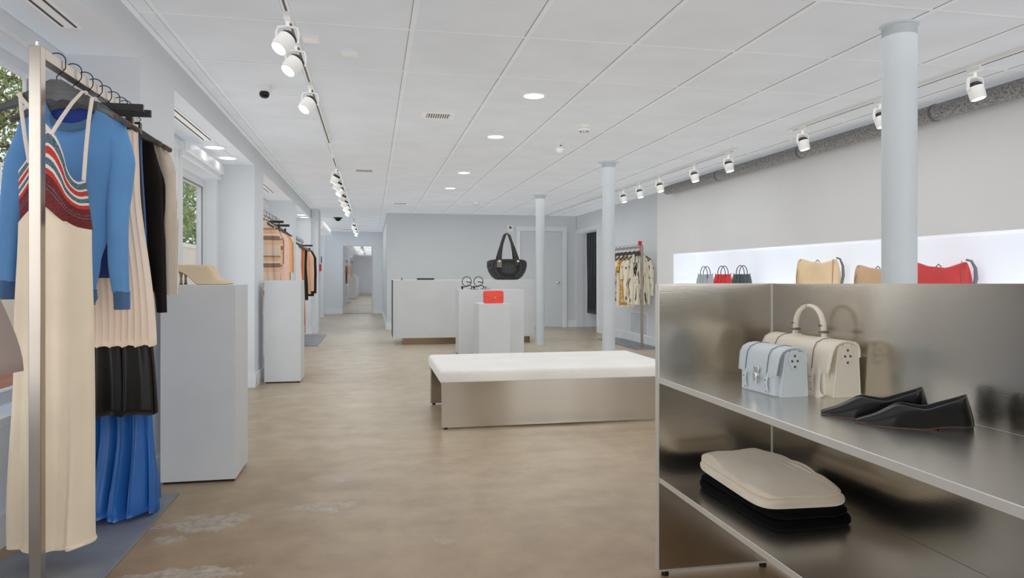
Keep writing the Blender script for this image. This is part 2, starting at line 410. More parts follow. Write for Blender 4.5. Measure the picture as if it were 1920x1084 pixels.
# ================================================================= FIXTURES ON THE CEILING
def downlight(name='recessed_downlight'):
    o = thing(name, None, 'ceiling light')
    MB().lathe([(.088, 0), (.094, -.004), (.09, -.010), (.074, -.010), (.07, -.004), (.07, 0)], n=32).build('trim_ring', WHITE2, o, local=True)
    MB().lathe([(.0705, -.0045), (.0705, -.007), (.03, -.0075), (.001, -.008)], n=32).build('lens', EMIT, o, local=True)
    return o
D0 = downlight()
DL = [(1.154, 5.0, 'nearest round recessed downlight, right of the slotted air vent'), (1.14, 6.54, 'second round recessed downlight from the front, before the smoke detector'),
      (1.145, 8.91, 'third round recessed downlight from the front'), (1.143, 10.52, 'farthest round recessed downlight, in front of the counter')]
for i, (x, y, l) in enumerate(DL):
    o = D0 if i == 0 else copy_tree(D0)
    o.location = (x, y, CEIL - .001); o['label'] = l; o['group'] = 'recessed downlights along the shop ceiling'
for (x, y, l) in ((-1.34, 6.5, 'nearer round downlight in the soffit over the street door'), (-1.34, 7.06, 'farther round downlight in the soffit over the street door'),
                  (-1.27, 13.4, 'nearer round downlight in the last soffit, above the orange dress'), (-1.27, 13.95, 'farther round downlight in the last soffit, above the orange dress')):
    copy_tree(D0, (x, y, ZS - .001), label=l, group='downlights in the window soffits')
# ceiling vents
def vent(x, y, w, dpt, label):
    o = thing('ceiling_vent', label, 'air vent', (x, y, CEIL))
    f = MB(); f.box(x - w / 2 - .04, x + w / 2 + .04, y - dpt / 2 - .04, y + dpt / 2 + .04, CEIL - .008, CEIL - .001); f.build('frame', WHITE2, o, bevel=.002)
    f = MB(); f.box(x - w / 2, x + w / 2, y - dpt / 2, y + dpt / 2, CEIL - .0095, CEIL - .008); f.build('duct_opening', mat('vent_dark', (80, 80, 82), .8), o)
    f = MB(); n_ = 10
    for i in range(n_):
        xx = x - w / 2 + w * (i + .5) / n_
        f.box(xx - w / n_ * .22, xx + w / n_ * .22, y - dpt / 2, y + dpt / 2, CEIL - .016, CEIL - .0095)
    f.build('louvre', WHITE2, o)
vent(.53, 5.78, .19, .14, 'small louvred vent near the closest downlight')
vent(-.1, 8.98, .2, .16, 'louvred ceiling vent right of the second light track')
vent(.5, 12.94, .22, .16, 'distant louvred ceiling vent in front of the back wall')
vent(-.7, 20.5, .25, .2, 'very distant ceiling vent near the mirror wall')
# smoke detectors and sensors
def detector(x, y, label, r=.06):
    o = thing('smoke_detector', label, 'smoke detector', (x, y, CEIL))
    MB().lathe([(r * 1.25, 0), (r * 1.25, -.01), (r, -.014), (r, -.035), (r * .75, -.052), (.001, -.054)], (x, y, CEIL), 28).build('housing', WHITE2, o)
    f = MB()
    for k in range(9):
        a = 2 * PI * k / 9; f.box(x + r * .6 * math.cos(a) - .006, x + r * .6 * math.cos(a) + .006, y + r * .6 * math.sin(a) - .006, y + r * .6 * math.sin(a) + .006, CEIL - .0555, CEIL - .05)
    f.build('sensor_slot', mat('slot_grey', (90, 90, 92), .7), o)
detector(1.82, 5.93, 'round white smoke detector with slotted rim, nearest on the ceiling')
detector(1.81, 12.4, 'distant round white smoke detector above the counter')
o = thing('motion_sensor', 'white bullet shaped motion sensor hanging behind the smoke detector', 'sensor', (1.82, 6.75, CEIL))
MB().lathe([(.04, 0), (.042, -.02), (.042, -.06), (.03, -.085), (.012, -.1), (.001, -.102)], (1.82, 6.75, CEIL), 20).build('housing', WHITE2, o)
MB().box(1.81, 1.83, 6.704, 6.71, CEIL - .04, CEIL - .03).build('lens', mat('slot_grey', (90, 90, 92), .7), o)
for (x, y, l) in ((-.13, 4.23, 'square white cover plate on the ceiling right of the light track'), (-.33, 4.03, 'white junction plate beside the nearest light track')):
    o = MB().box(x - .045, x + .045, y - .04, y + .04, CEIL - .022, CEIL - .001).build('cover_plate', WHITE2, bevel=.004); tag(o, l, 'cover plate')
o = thing('security_camera', 'small round security camera with black lens on the ceiling', 'camera', (-.734, 5.15, CEIL))
MB().lathe([(.05, 0), (.05, -.012), (.042, -.03), (.038, -.05), (.001, -.052)], (-.734, 5.15, CEIL), 24).build('housing', WHITE2, o)
f = MB(); f.lathe([(.001, -.085), (.02, -.082), (.032, -.07), (.035, -.055), (.03, -.04), (.001, -.035)], (-.734, 5.13, CEIL), 24); f.build('lens', mat('black_lens', (6, 6, 7), .15), o)
o = thing('dome_camera', 'black dome security camera far down the ceiling', 'camera', (-.76, 16.4, CEIL))
MB().lathe([(.1, 0), (.1, -.02), (.06, -.022)], (-.76, 16.4, CEIL), 24).build('mount', BLACK, o)
MB().lathe([(.07, -.022), (.065, -.05), (.04, -.075), (.001, -.085)], (-.76, 16.4, CEIL), 24).build('dome', mat('black_lens', (6, 6, 7), .15), o)

# light tracks
def track(x, y0, y1, label):
    o = thing('light_track', label, 'light track', (x, (y0 + y1) / 2, CEIL))
    MB().box(x - .018, x + .018, y0, y1, CEIL - .028, CEIL - .001).build('rail', WHITE2, o, bevel=.002)
    MB().box(x - .006, x + .006, y0 + .05, y1 - .05, CEIL - .0295, CEIL - .028).build('slot', mat('track_slot', (96, 98, 100), .7), o)
    MB().box(x - .02, x + .02, y0 - .02, y0, CEIL - .03, CEIL - .001).build('end_cap', WHITE2, o, bevel=.002)
track(-.41, .5, 7.1, 'white light track running along the left of the ceiling, nearest one')
track(-.42, 7.9, 14.4, 'second white light track crowded with spots, left of ceiling')
track(-.42, 16.3, 21.0, 'third short white light track near the mirror wall')
track(3.66, .5, 5.7, 'white light track above the lit niche, nearest the street')
track(3.66, 6.65, 14.9, 'long white light track along the right, behind the columns')
def spot_proto():
    o = thing('track_spotlight', None, 'spotlight')
    MB().box(-.017, .017, -.05, .05, -.055, -.028).build('adapter', WHITE2, o, local=True, bevel=.003)
    f = MB(); f.tube([(0, 0, -.055), (0, 0, -.085)], .009); f.tube([(-.05, 0, -.17), (-.052, 0, -.12), (-.045, 0, -.095), (0, 0, -.088), (.045, 0, -.095), (.052, 0, -.12), (.05, 0, -.17)], .006, 6, .012)
    f.build('bracket', WHITE2, o, local=True)
    MB().lathe([(.001, -.118), (.03, -.12), (.042, -.135), (.042, -.15)], n=24).build('heat_sink', BLACK, o, local=True)
    MB().lathe([(.044, -.148), (.046, -.152), (.046, -.2), (.043, -.225), (.037, -.227), (.036, -.215)], n=28, cap=False).build('lamp_head', WHITE2, o, local=True)
    MB().lathe([(.036, -.224), (.037, -.2285), (.02, -.230), (.001, -.2305)], n=24).build('lens', EMIT2, o, local=True)
    return o
SP = spot_proto()
def spot(x, y, label, group, tilt=0, first=[True]):
    o = SP if first[0] else copy_tree(SP); first[0] = False
    o.location = (x, y, CEIL); o.rotation_euler = (0, 0, 0); o['label'] = label; o['group'] = group
    if tilt:
        for ch in [c for c in C.objects if c.parent == o and (c.name.startswith('lamp_head') or c.name.startswith('lens') or c.name.startswith('heat'))]:
            mt = Matrix.Translation((0, 0, -.15)) @ Matrix.Rotation(tilt, 4, 'Y') @ Matrix.Rotation(R((-24 if (y < 6 or int(y * 10) % 3 == 0) else 6) if tilt > 0 else -10), 4, 'X') @ Matrix.Translation((0, 0, .15))
            ch.matrix_local = mt
    return o
ordn = ['nearest', 'second', 'third', 'fourth', 'fifth', 'sixth', 'seventh', 'eighth', 'ninth']
for i, y in enumerate((3.62, 4.0, 4.9)): spot(-.41, y, '%s white track spot tilted to the clothes, on the nearest left track' % ordn[i], 'spots on the nearest left track', R(32))
for i, y in enumerate((8.6, 9.2, 9.9, 10.7, 11.5, 12.3, 13.2)): spot(-.42, y, '%s white track spot along the crowded second left track' % ordn[i], 'spots on the second left track', R(28))
for i, y in enumerate((17.0, 18.4, 19.8)): spot(-.42, y, '%s white track spot on the short track by the mirror wall' % ordn[i], 'spots on the third left track', R(15))
rs = [(3.72, 'nearest white spot hanging right of the thick column'), (4.55, 'white spot hanging just left of the thick column'), (5.5, 'white spot at the end of the nearer right track'),
      (6.8, 'first white spot of the long right track'), (7.6, 'second white spot of the long right track'), (8.6, 'third white spot of the long right track, at the wall corner'),
      (9.3, 'fourth white spot of the long right track'), (9.95, 'fifth white spot of the long right track, beside the middle column'), ]
for y, l in rs: spot(3.66, y, l, 'spots on the right tracks', R(-10))
# insulated pipe under the ceiling on the right wall
o = thing('insulated_pipe', 'grey insulated pipe running along the top of the right wall', 'pipe', (4.17, 4, 2.37))
mb = MB(); mb.tube([(4.178, y, 2.362) for y in (-2.5, 0, 2, 4, 6, 8, 9.55)], .062, 20); mb.build('insulation', mat('grey_foam', (128, 128, 128), .95, var=.25, vscale=60, bump=.6, bscale=120), o)
f = MB()
for y in (2.9, 4.6, 6.3, 8.0): f.lathe([(.066, -.012), (.066, .012)], (4.178, y, 2.362), 20, 'y')
f.build('joint_tape', mat('grey_tape', (96, 96, 98), .8), o)

# columns
def column(x, y, r, label):
    o = thing('column', label, 'column', (x, y, 0))
    MB().lathe([(r, 0), (r, CEIL - .012)], (x, y, 0), 40).build('shaft', mat('column_paint', (196, 203, 208), .5, spec=.4), o)
    cp = [(r, -.05), (r + .012, -.045), (r + .02, -.012), (r + .045, -.010), (r + .055, -.004), (r + .055, -.001), (r, -.001)] if r < .08 else [(r, -.008), (r + .008, -.007), (r + .012, -.001), (r, -.001)]
    MB().lathe(cp, (x, y, CEIL), 8 if r < .08 else 32).build('ceiling_collar', mat('column_collar', (196, 203, 210), .5), o)
column(2.72, 3.24, .084, 'thick pale blue round column rising behind the steel shelf unit')
column(2.69, 7.8, .073, 'middle pale blue round column behind the white bench')
column(2.69, 11.2, .072, 'farthest pale blue round column at the end of the counter')

# ================================================================= PEDESTALS, COUNTER, BENCH
def pedestal(x0, x1, y0, y1, h, label, name='display_pedestal', cat='pedestal'):
    o = thing(name, label, cat, ((x0 + x1) / 2, (y0 + y1) / 2, 0))
    MB().box(x0, x1, y0, y1, .014, h).build('body', WHITE, o, bevel=.0025)
    MB().box(x0 + .012, x1 - .012, y0 + .012, y1 - .012, 0, .014).build('recessed_base', DARK, o)
    return o
pedestal(-1.12, -.735, 4.09, 4.47, 1.08, 'tall white pedestal carrying the beige heeled mules')
pedestal(-1.11, -.74, 7.74, 8.12, 1.08, 'tall white pedestal in front of the peach clothing rack')
pedestal(1.205, 2.15, 9.95, 10.35, .93, 'wide white plinth with black sandals, in front of the counter')
pedestal(1.352, 1.76, 9.0, 9.5, .765, 'lower white pedestal carrying the red box bag')

cn = thing('sales_counter', 'long white sales counter on a recessed steel base', 'counter', (1.5, 12, 0))
MB().box(.33, 2.69, 11.6, 12.45, .11, 1.06).build('body', WHITE, cn, bevel=.003)
MB().box(.5, 2.62, 11.66, 12.35, 0, .11).build('toe_kick', mat('bronze_steel', (140, 120, 98), .3, metal=1), cn)
MB().box(.33, .36, 11.585, 12.45, .10, 1.062).build('end_panel', WHITE, cn, bevel=.003)
o = thing('tablet', 'black tablet lying on the counter top', 'tablet', (.88, 11.95, 1.06))
MB().box(.74, 1.02, 11.85, 12.05, 1.06, 1.088).build('body', BLACK, o, bevel=.004)
MB().box(.755, 1.005, 11.865, 12.035, 1.088, 1.0885).build('screen', mat('black_lens', (6, 6, 7), .15), o)
o = thing('card_reader', 'tiny black stand at the left end of the counter top', 'card reader', (.48, 11.8, 1.06))
f = MB(); f.box(.46, .50, 11.78, 11.82, 1.06, 1.066); f.box(.474, .486, 11.795, 11.805, 1.066, 1.1); f.build('stand', BLACK, o, bevel=.002)
o = thing('alarm_box', 'small white alarm box on the back wall above the tote bag', 'alarm', (2.93, 14.99, 2.17))
MB().box(2.87, 2.99, 14.96, 15, 2.1, 2.22).build('housing', WHITE2, o, bevel=.006)
MB().lathe([(.03, 0), (.03, -.006)], (2.93, 14.96, 2.17), 16, 'y').build('sounder', mat('slot_grey', (90, 90, 92), .7), o)

bn = thing('bench', 'low steel bench with thick off white boucle cushion', 'bench', (1.4, 5.72, 0))
BX0, BX1, BY0, BY1 = .50, 2.32, 5.17, 6.22
for (y0, y1, nm) in ((BY0, BY0 + .018, 'front_panel'), (BY1 - .03, BY1 - .012, 'back_panel')):
    MB().box(BX0, BX1, y0, y1, .012, .345).build(nm, STEEL, bn, bevel=.001)
f = MB(); f.box(BX0, BX1, BY0 + .018, BY1 - .03, .33, .345); f.build('top_panel', STEEL, bn)
f = MB()
for y0, s in ((BY0 + .018, 1), (BY1 - .03, -1)):
    ya, yb = sorted((y0, y0 + s * .05)); f.box(BX0 + .004, BX0 + .008, ya, yb, .02, .33); f.box(BX1 - .008, BX1 - .004, ya, yb, .02, .33)
f.build('end_flange', STEEL, bn)
for y in (BY0 + .01, BY1 - .022):
    for x in (BX0 + .03, BX1 - .03): MB().lathe([(.014, 0), (.014, .014)], (x, y, 0), 12).build('foot', BLACK, bn)
MB().box(BX0 + .012, BX1 - .012, BY0 + .02, BY0 + .026, .012, .022).build('bottom_lip', STEEL_E, bn)
# cushion
mb = MB(); nx, ny = 60, 40
def cush(u, v):
    ex = 1 - abs(2 * u - 1) ** 16; ey = 1 - abs(2 * v - 1) ** 16
    return ex * ey
x0, x1, y0, y1 = BX0 - .012, BX1 + .01, BY0 - .012, BY1 + .02
rings = []
prof = [(0.0, .012), (.006, .0), (.03, -.004), (.06, -.004), (.078, 0), (.086, .008), (.0895, .022), (.091, .05), (.092, .15), (.093, .3)]
def rect_ring(inset, z, n_=20, rad=.03):
    pts = []; a0, a1, b0, b1 = x0 + inset, x1 - inset, y0 + inset, y1 - inset
    rd = max(.004, rad - max(0, inset) * .3)
    for (cx, cy, s) in ((a1 - rd, b1 - rd, 0), (a0 + rd, b1 - rd, 1), (a0 + rd, b0 + rd, 2), (a1 - rd, b0 + rd, 3)):
        for k in range(6):
            a = PI / 2 * (s + k / 5); pts.append((cx + rd * math.cos(a), cy + rd * math.sin(a), z))
    return pts
for z, ins in prof: rings.append(rect_ring(ins, .345 + z))
mb.loft(rings)
mb.build('cushion', mat('white_boucle', (232, 230, 225), .95, var=.02, bump=.7, bscale=220, sheen=.3), bn, smooth=50)

# ================================================================= CLOTHING RACKS AND CLOTHES
def rack(x, y0, y1, h, px0, px1, py0, py1, label, t=.04):
    o = thing('clothing_rack', label, 'clothing rack', (x, (y0 + y1) / 2, 0))
    MB().box(px0, px1, py0, py1, 0.001, .010).build('base_plate', PLATE, o, bevel=.001)
    MB().box(x - t / 2, x + t / 2, y0 - t / 2, y0 + t / 2, .010, h).build('post', RACKM, o, bevel=.002)
    MB().box(x - t / 2, x + t / 2, y1 - t / 2, y1 + t / 2, .010, h).build('post', RACKM, o, bevel=.002)
    MB().box(x - t / 2, x + t / 2, y0 + t / 2, y1 - t / 2, h - t, h).build('rail', RACKM, o, bevel=.002)
    MB().lathe([(.006, 0), (.006, .02), (.007, .022), (.001, .024)], (x, y0, h), 12).build('top_pin', CHROME, o)
    return o
def sm(a, b_, t): t = max(0, min(1, t)); t = t * t * (3 - 2 * t); return a + (b_ - a) * t
def lerp_tab(tab, t):
    for (a, va), (b_, vb) in zip(tab, tab[1:]):
        if t <= b_: return va + (vb - va) * max(0, (t - a)) / (b_ - a)
    return tab[-1][1]
def smooth_tab(tab, t):
    q = min(.045, t, 1 - t) if 0 <= t <= 1 else 0
    return sum(lerp_tab(tab, t + q * d / 3) for d in range(-3, 4)) / 7
def interp(tab, t):
    for (a, va), (b_, vb) in zip(tab, tab[1:]):
        if t <= b_: return sm(va, vb, (t - a) / (b_ - a) if b_ > a else 0)
    return tab[-1][1]
# --- hangers (local frame: origin on top of the rail, arms along x)
def hook(mb, drop, t=.04, r=.0022):
    pts = []
    c = -.010; rad = t / 2 + .012
    for k in range(13):
        a = R(190 - 200 * k / 12)
        pts.append((rad * math.cos(a), 0, c + rad * math.sin(a) * .9 + 0.0))
    pts += [(rad * .98, 0, -.038), (rad * .72, 0, -.051), (rad * .32, 0, -.062), (0, 0, -.073), (0, 0, -drop)]
    mb.tube(pts, r, 6)
def wood_hanger(label, group, w=.215, drop=.085, fall=.13, m=None):
    o = thing('clothes_hanger', label, 'hanger', group=group)
    f = MB(); hook(f, drop + .02); f.build('hook', WIRE, o, local=True)
    f = MB(); K = 22; up = []; lo = []
    for k in range(K + 1):
        s = k / K; x = w * s
        zt = -drop - fall * (max(0, s - .10) / .9) ** 1.0; th = .062 * (1 - s) ** 1.5 + .024 * (1 - .25 * s)
        if s < .13: zt = -drop
        up.append((x, zt)); lo.append((x, zt - th))
    pol = [(-x, z) for x, z in up[::-1]] + up[1:] + lo[::-1] + [(-x, z) for x, z in lo[1:]]
    # triangulate-safe strip
    topc = [(-x, z) for x, z in up[::-1]] + up[1:]; botc = [(-x, z) for x, z in lo[::-1]] + lo[1:]
    rings = []
    for (a, b_) in zip(topc, botc):
        th = .009 * (.7 + .8 * abs(a[0]) / w)
        yb = -.02 * (abs(a[0]) / w) ** 2
        rings.append([(a[0], yb - th, a[1]), (a[0], yb + th, a[1]), (b_[0], yb + th, b_[1]), (b_[0], yb - th, b_[1])])
    f.loft(rings); f.build('arms', m or WOOD_D, o, local=True, bevel=.002)
    for s in (-1, 1):
        f = MB(); f.tube([(s * w * .90, -.020, -drop - fall * .88 - .012), (s * w * 1.0, -.021, -drop - fall - .010), (s * w * 1.012, -.021, -drop - fall - .018)], [.011, .0125, .005], 8, [.009, .012, .005])
        f.build('shoulder_tip', WOOD_E, o, local=True)
    return o
def clip_hanger(label, group, w=.2, drop=.085):
    o = thing('clip_hanger', label, 'hanger', group=group)
    f = MB(); hook(f, drop + .01); f.build('hook', WIRE, o, local=True)
    MB().box(-w, w, -.009, .009, -drop - .032, -drop).build('bar', mat('dark_bar', (36, 33, 32), .4), o, local=True, bevel=.002)
    for s in (-1, 1):
        f = MB(); f.box(s * w * .72 - .013, s * w * .72 + .013, -.014, .014, -drop - .115, -drop - .058); f.build('clip', BLACK, o, local=True, bevel=.003)
        f = MB(); f.tube([(s * w * .72, 0, -drop - .03), (s * w * .72 + .012, 0, -drop - .045), (s * w * .72, 0, -drop - .06)], .0018, 6); f.build('clip_wire', WIRE, o, local=True)
    return o

# --- cloth shell: front and back sheets between a top line and a hem line
def cloth(X, Y, tab, topF, topB, hem, thick, folds, m, parent, name='body', N=84, M_=44, solid=.003, hemcap=False, lean=0, wob=.006, mats_fn=None):
    """tab: [(v, left, right)] extents from X; topF/topB/hem: z as function of u in -1..1;
    thick: [(v, half thickness)]; folds: [(count, phase, [(v, amplitude)])]"""
    mb = MB(); rows = []
    L = [(v, a) for v, a, b_ in tab]; Rr = [(v, b_) for v, a, b_ in tab]
    for j in range(M_ + 1):
        v = j / M_; l = interp(L, v); r = interp(Rr, v); th = interp(thick, v); row = []
        for side in (0, 1):
            rng = range(0, N + 1) if side == 0 else range(N - 1, 0, -1)
            for i in rng:
                u = -1 + 2 * i / N
                uu = math.sin(u * PI / 2)                     # denser sampling at the edges
                x = X + (l + r) / 2 + (r - l) / 2 * uu
                t0 = topF(uu) if side == 0 else topB(uu)
                z = t0 + (hem(uu) - t0) * v
                sg = -1 if side == 0 else 1
                y = sg * th * (max(0, 1 - abs(uu) ** 3)) ** .5
                fl = 0
                for (k, ph, amp) in folds: fl += interp(amp, v) * math.sin(k * PI * uu + ph + side * 1.7 + .35 * math.sin(5 * v + ph))
                y += fl * (1 - abs(uu) ** 6 * .6)
                xx = wob * v * math.sin(7 * v + 3 * uu + X * 9)
                row.append(mb.vert((x + xx + fl * .35, Y + y + lean * v, z)))
        rows.append(row)
    n_ = len(rows[0])
    for j in range(M_):
        for i in range(n_):
            if mats_fn: mb.cur = mats_fn((j + .5) / M_, i, N)
            mb.face((rows[j][i], rows[j][(i + 1) % n_], rows[j + 1][(i + 1) % n_], rows[j + 1][i]))
    return mb.build(name, m, parent, solid=solid, smooth=80)
def sleeve(pts, rx, ry, m, parent, name='sleeve', rip=.004, n_=28, seed=0):
    """tube of cloth with lengthwise creases along a polyline"""
    # resample
    P = [Vector(p) for p in pts]; K = 26; out = []
    seg = [0]
    for a, b_ in zip(P, P[1:]): seg.append(seg[-1] + (b_ - a).length)
    for k in range(K + 1):
        d_ = seg[-1] * k / K
        for i in range(len(P) - 1):
            if d_ <= seg[i + 1] + 1e-9:
                t = (d_ - seg[i]) / max(1e-9, seg[i + 1] - seg[i]); out.append((P[i].lerp(P[i + 1], t), k / K, i + t)); break
    for _ in range(2):
        out = [out[0]] + [((out[i - 1][0] + out[i][0] * 2 + out[i + 1][0]) / 4, out[i][1], out[i][2]) for i in range(1, len(out) - 1)] + [out[-1]]
    mb = MB(); rings = []
    for p, t, s in out:
        i = min(int(s), len(rx) - 2); f = s - i; a = rx[i] + (rx[i + 1] - rx[i]) * f; b_ = ry[i] + (ry[i + 1] - ry[i]) * f
        ring = []
        for k in range(n_):
            an = 2 * PI * k / n_
            w = 1 + (rip / max(a, .01)) * math.sin(3 * an + seed + 2 * t) + (rip * .7 / max(a, .01)) * math.sin(14 * t + 2 * an + seed) * (1 - t)
            ring.append((p.x + a * w * math.cos(an), p.y + b_ * w * math.sin(an), p.z))
        rings.append(ring)
    mb.loft(rings, True, True)
    return mb.build(name, m, parent, smooth=70)
def shoulder(zn, zs, un=.35, neck=0, us=1.0):
    """top line: neck height zn falling to zs at the shoulder ends; a dip of depth neck in the middle"""
    def f(u):
        a = abs(u)
        if a < un: return zn - neck * (1 - (a / un) ** 2) ** .6
        t = (a - un) / (us - un)
        return zn + (zs - zn) * (t ** 1.2) - .015 * max(0, t - .8) * 5 * .4
    return f

# ---------------- nearest rack
RX = -1.2; RT = 1.965
rack(RX, 2.86, 3.875, RT, -1.42, -.976, 2.55, 3.90, 'tall steel clothing rack by the front window with the striped dress')
HY_ = [3.035, 3.175, 3.295, 3.40, 3.513, 3.62, 3.725, 3.79]
def xw(px, y, py=500): return onY(px, py, y)[0]
def zw(px, py, y): return onY(px, py, y)[1]
GH = 'hangers on the nearest rack'
H0 = wood_hanger('dark hanger holding the striped strap dress, front of nearest rack', GH)
H0.location = (RX - .005, HY_[0], RT + .013)
for y, l in ((HY_[1], 'dark hanger inside the blue sweater'), (HY_[2], 'dark hanger holding the navy knit top'), (HY_[5], 'dark hanger holding the long blue satin gown'),
             (HY_[6], 'dark hanger inside the black long sleeved top'), (HY_[7], 'dark hanger inside the cream ribbed cardigan')):
    copy_tree(H0, (RX, y, RT + .013), label=l)
CH = clip_hanger('black bar hanger clipped to the blush pleated skirt', GH)
CH.location = (RX, HY_[3], RT + .013)
copy_tree(CH, (RX, HY_[4], RT + .013), label='black bar hanger clipped to the black satin skirt')

# striped strap dress
Yd = HY_[0] - .012
dr = thing('strap_dress', 'cream knit strap dress with red and teal striped bust', 'dress', (RX, Yd, .1))
CREAM = knit('cream_knit', (234, 218, 194), 260, .25, axis='X')
STRAPM = mat('strap_knit', (232, 220, 208), .8, bump=.3, bscale=200)
def W(px, py, dy=0): x, z = onY(px, py, Yd + dy); return (x, Yd + dy, z)
# bust: curves sampled in photo measures turned into metres at the dress plane
topc = [(34, 322), (50, 305), (66, 285), (82, 262), (95, 246), (106, 252), (116, 268), (124, 290), (129, 315), (137, 333), (148, 342), (159, 338)]
botc = [(37, 420), (50, 408), (62, 396), (76, 388), (90, 388), (101, 396), (112, 406), (122, 414), (134, 422), (148, 428), (160, 431), (173, 433)]
def curve(pts, t):
    k = t * (len(pts) - 1); i = min(int(k), len(pts) - 2); f = k - i
    p0 = pts[max(i - 1, 0)]; p1 = pts[i]; p2 = pts[i + 1]; p3 = pts[min(i + 2, len(pts) - 1)]
    return tuple(.5 * ((2 * p1[c]) + (-p0[c] + p2[c]) * f + (2 * p0[c] - 5 * p1[c] + 4 * p2[c] - p3[c]) * f * f + (-p0[c] + 3 * p1[c] - 3 * p2[c] + p3[c]) * f ** 3) for c in (0, 1))
def lurex(name, c1, c2):
    m = mat(name, c1, .7); n = NT(m)
    z = n.add('ShaderNodeTexNoise', Scale=420.0, Detail=2.0); n.link(n.coord((1, 1, .6)), z.inputs['Vector'])
    n.link(n.ramp(z.outputs[0], [(.42, c1), (.58, c2)]), n.b.inputs['Base Color']); n.bump(z.outputs[0], .5, .003)
    return m
SM = [mat('bust_white', (226, 216, 208), .8, bump=.3, bscale=200), lurex('bust_teal', (46, 70, 84), (106, 134, 144)), lurex('bust_red', (176, 34, 28), (206, 64, 52)), lurex('bust_maroon', (62, 18, 22), (136, 26, 26))]
seq = [(.05, 0), (.17, 1), (.215, 0), (.315, 2), (.36, 0), (.455, 1), (.50, 0), (.58, 2), (.70, 3), (.715, 1), (.76, 3), (.775, 1), (1.01, 3)]
def stripe(v):
    for e, k in seq:
        if v <= e: return k
    return 3
mb = MB(); NU, NV = 60, 80; g = []
for j in range(NV + 1):
    v = j / NV; row = []
    for i in range(NU + 1):
        t = i / NU; a = curve(topc, t); b_ = curve(botc, t)
        px = a[0] + (b_[0] - a[0]) * v; py = a[1] + (b_[1] - a[1]) * v
        bulge = -.035 * math.sin(PI * t) ** .6 - .012 * abs(math.sin(2 * PI * t)) * math.sin(PI * v) + .035
        x, z = onY(px, py, Yd); row.append(mb.vert((x, Yd - .03 + bulge, z)))
    g.append(row)
for j in range(NV):
    mb.cur = stripe((j + .5) / NV)
    for i in range(NU): mb.face((g[j][i], g[j][i + 1], g[j + 1][i + 1], g[j + 1][i]))
mb.build('bust', SM, dr, solid=.004, smooth=80)
# back of the bust
mb = MB(); g = []
for j in range(13):
    v = j / 12; row = []
    for i in range(31):
        t = .1 + .74 * i / 30; b_ = curve(botc, t); py = 352 + (b_[1] - 340) * v; px = 36 + (b_[0] - 36) * (v * .0 + 1)
        x, z = onY(px, py, Yd); row.append(mb.vert((x, Yd + .012 + .02 * math.sin(PI * t), z)))
    g.append(row)
mb.cur = 0
for j in range(12):
    mb.cur = 0 if j % 3 else 1
    for i in range(30): mb.face((g[j][i], g[j][i + 1], g[j + 1][i + 1], g[j + 1][i]))
mb.build('bust_back', [SM[3], SM[2]], dr, solid=.003, smooth=80)
# skirt
def z_bot(u):
    t = (u + 1) / 2; b_ = curve(botc, max(0, min(1, t))); return onY(b_[0], b_[1], Yd)[1]
xl0, xr0 = xw(37, Yd) - RX, xw(173, Yd) - RX
xl1, xr1 = xw(22, Yd) - RX, xw(179, Yd) - RX
cloth(RX, Yd - .008, [(0, xl0, xr0), (.35, (xl0 + xl1) / 2 - .002, (xr0 + xr1) / 2), (1, xl1, xr1)], lambda u: z_bot(u) + .004, lambda u: z_bot(u) + .004,
      lambda u: .085 + .012 * u * u, [(0, .02), (.3, .035), (1, .06)], [(2.2, .4, [(0, 0), (.3, .006), (1, .018)]), (5, 1.2, [(0, 0), (1, .006)])], CREAM, dr, 'skirt')
cloth(RX, Yd - .008, [(0, xl1 - .001, xr1 + .001), (1, xl1 - .001, xr1 + .001)], lambda u: .1 + .012 * u * u, lambda u: .1 + .012 * u * u, lambda u: .083 + .012 * u * u,
      [(0, .062), (1, .062)], [(2.2, .4, [(0, .018), (1, .018)]), (5, 1.2, [(0, .006), (1, .006)])], CREAM, dr, 'hem_band', M_=3)
def strap(pts, nm='strap'):
    f = MB(); f.tube(pts, .0075, 8, .003, ref=(1, 0, 0)); f.build(nm, STRAPM, dr, smooth=60)
hz = lambda u: RT + .013 - .085 - .13 * max(0, abs(u) - .1) / .9
def overarm(px_, py_, s, py_top, px_top):
    a = Vector(W(px_, py_, -.035)); xt = onY(px_top, py_top, Yd)[0]; t = Vector((xt, Yd - .006, hz((xt - RX) / .215) + .006))
    return [a, a.lerp(t, .33) + Vector((0, -.012, 0)), a.lerp(t, .7) + Vector((0, -.018, 0)), t + Vector((0, -.012, -.004)), t + Vector((.002 * s, .014, .003)), t + Vector((.002 * s, .024, -.006))]
strap(overarm(97, 250, -1, 182, 38)); strap(overarm(55, 305, -1, 196, 42))
strap(overarm(97, 250, 1, 200, 158)); strap(overarm(157, 338, 1, 214, 176))

# blue sweater
BLUEK = knit('blue_knit', (98, 148, 200), 520, .22, axis='X', var=.06)
BLUER = knit('blue_rib', (98, 148, 200), 130, .9, axis='X', var=.05, col2=(72, 116, 172))
Ys = HY_[1]
sw = thing('sweater', 'sky blue crew neck knit sweater with long sleeves', 'sweater', (RX, Ys, 1.0))
hzS = RT + .013 - .085
zt_l = zw(60, 205, Ys)
cloth(RX, Ys, [(0, -.19, .20), (.25, -.175, .175), (.6, -.165, .135), (.85, -.155, .10), (1, -.14, .085)], shoulder(hzS - .058, zw(220, 232, Ys) - .01, .48, .105), shoulder(hzS - .05, zw(220, 232, Ys) - .01, .48, .03),
      lambda u: 1.07, [(0, .022), (.1, .05), (.6, .06), (1, .045)], [(2.5, .8, [(0, .001), (.4, .008), (1, .014)]), (4.3, 2, [(0, 0), (1, .006)])], BLUEK, sw, 'body')
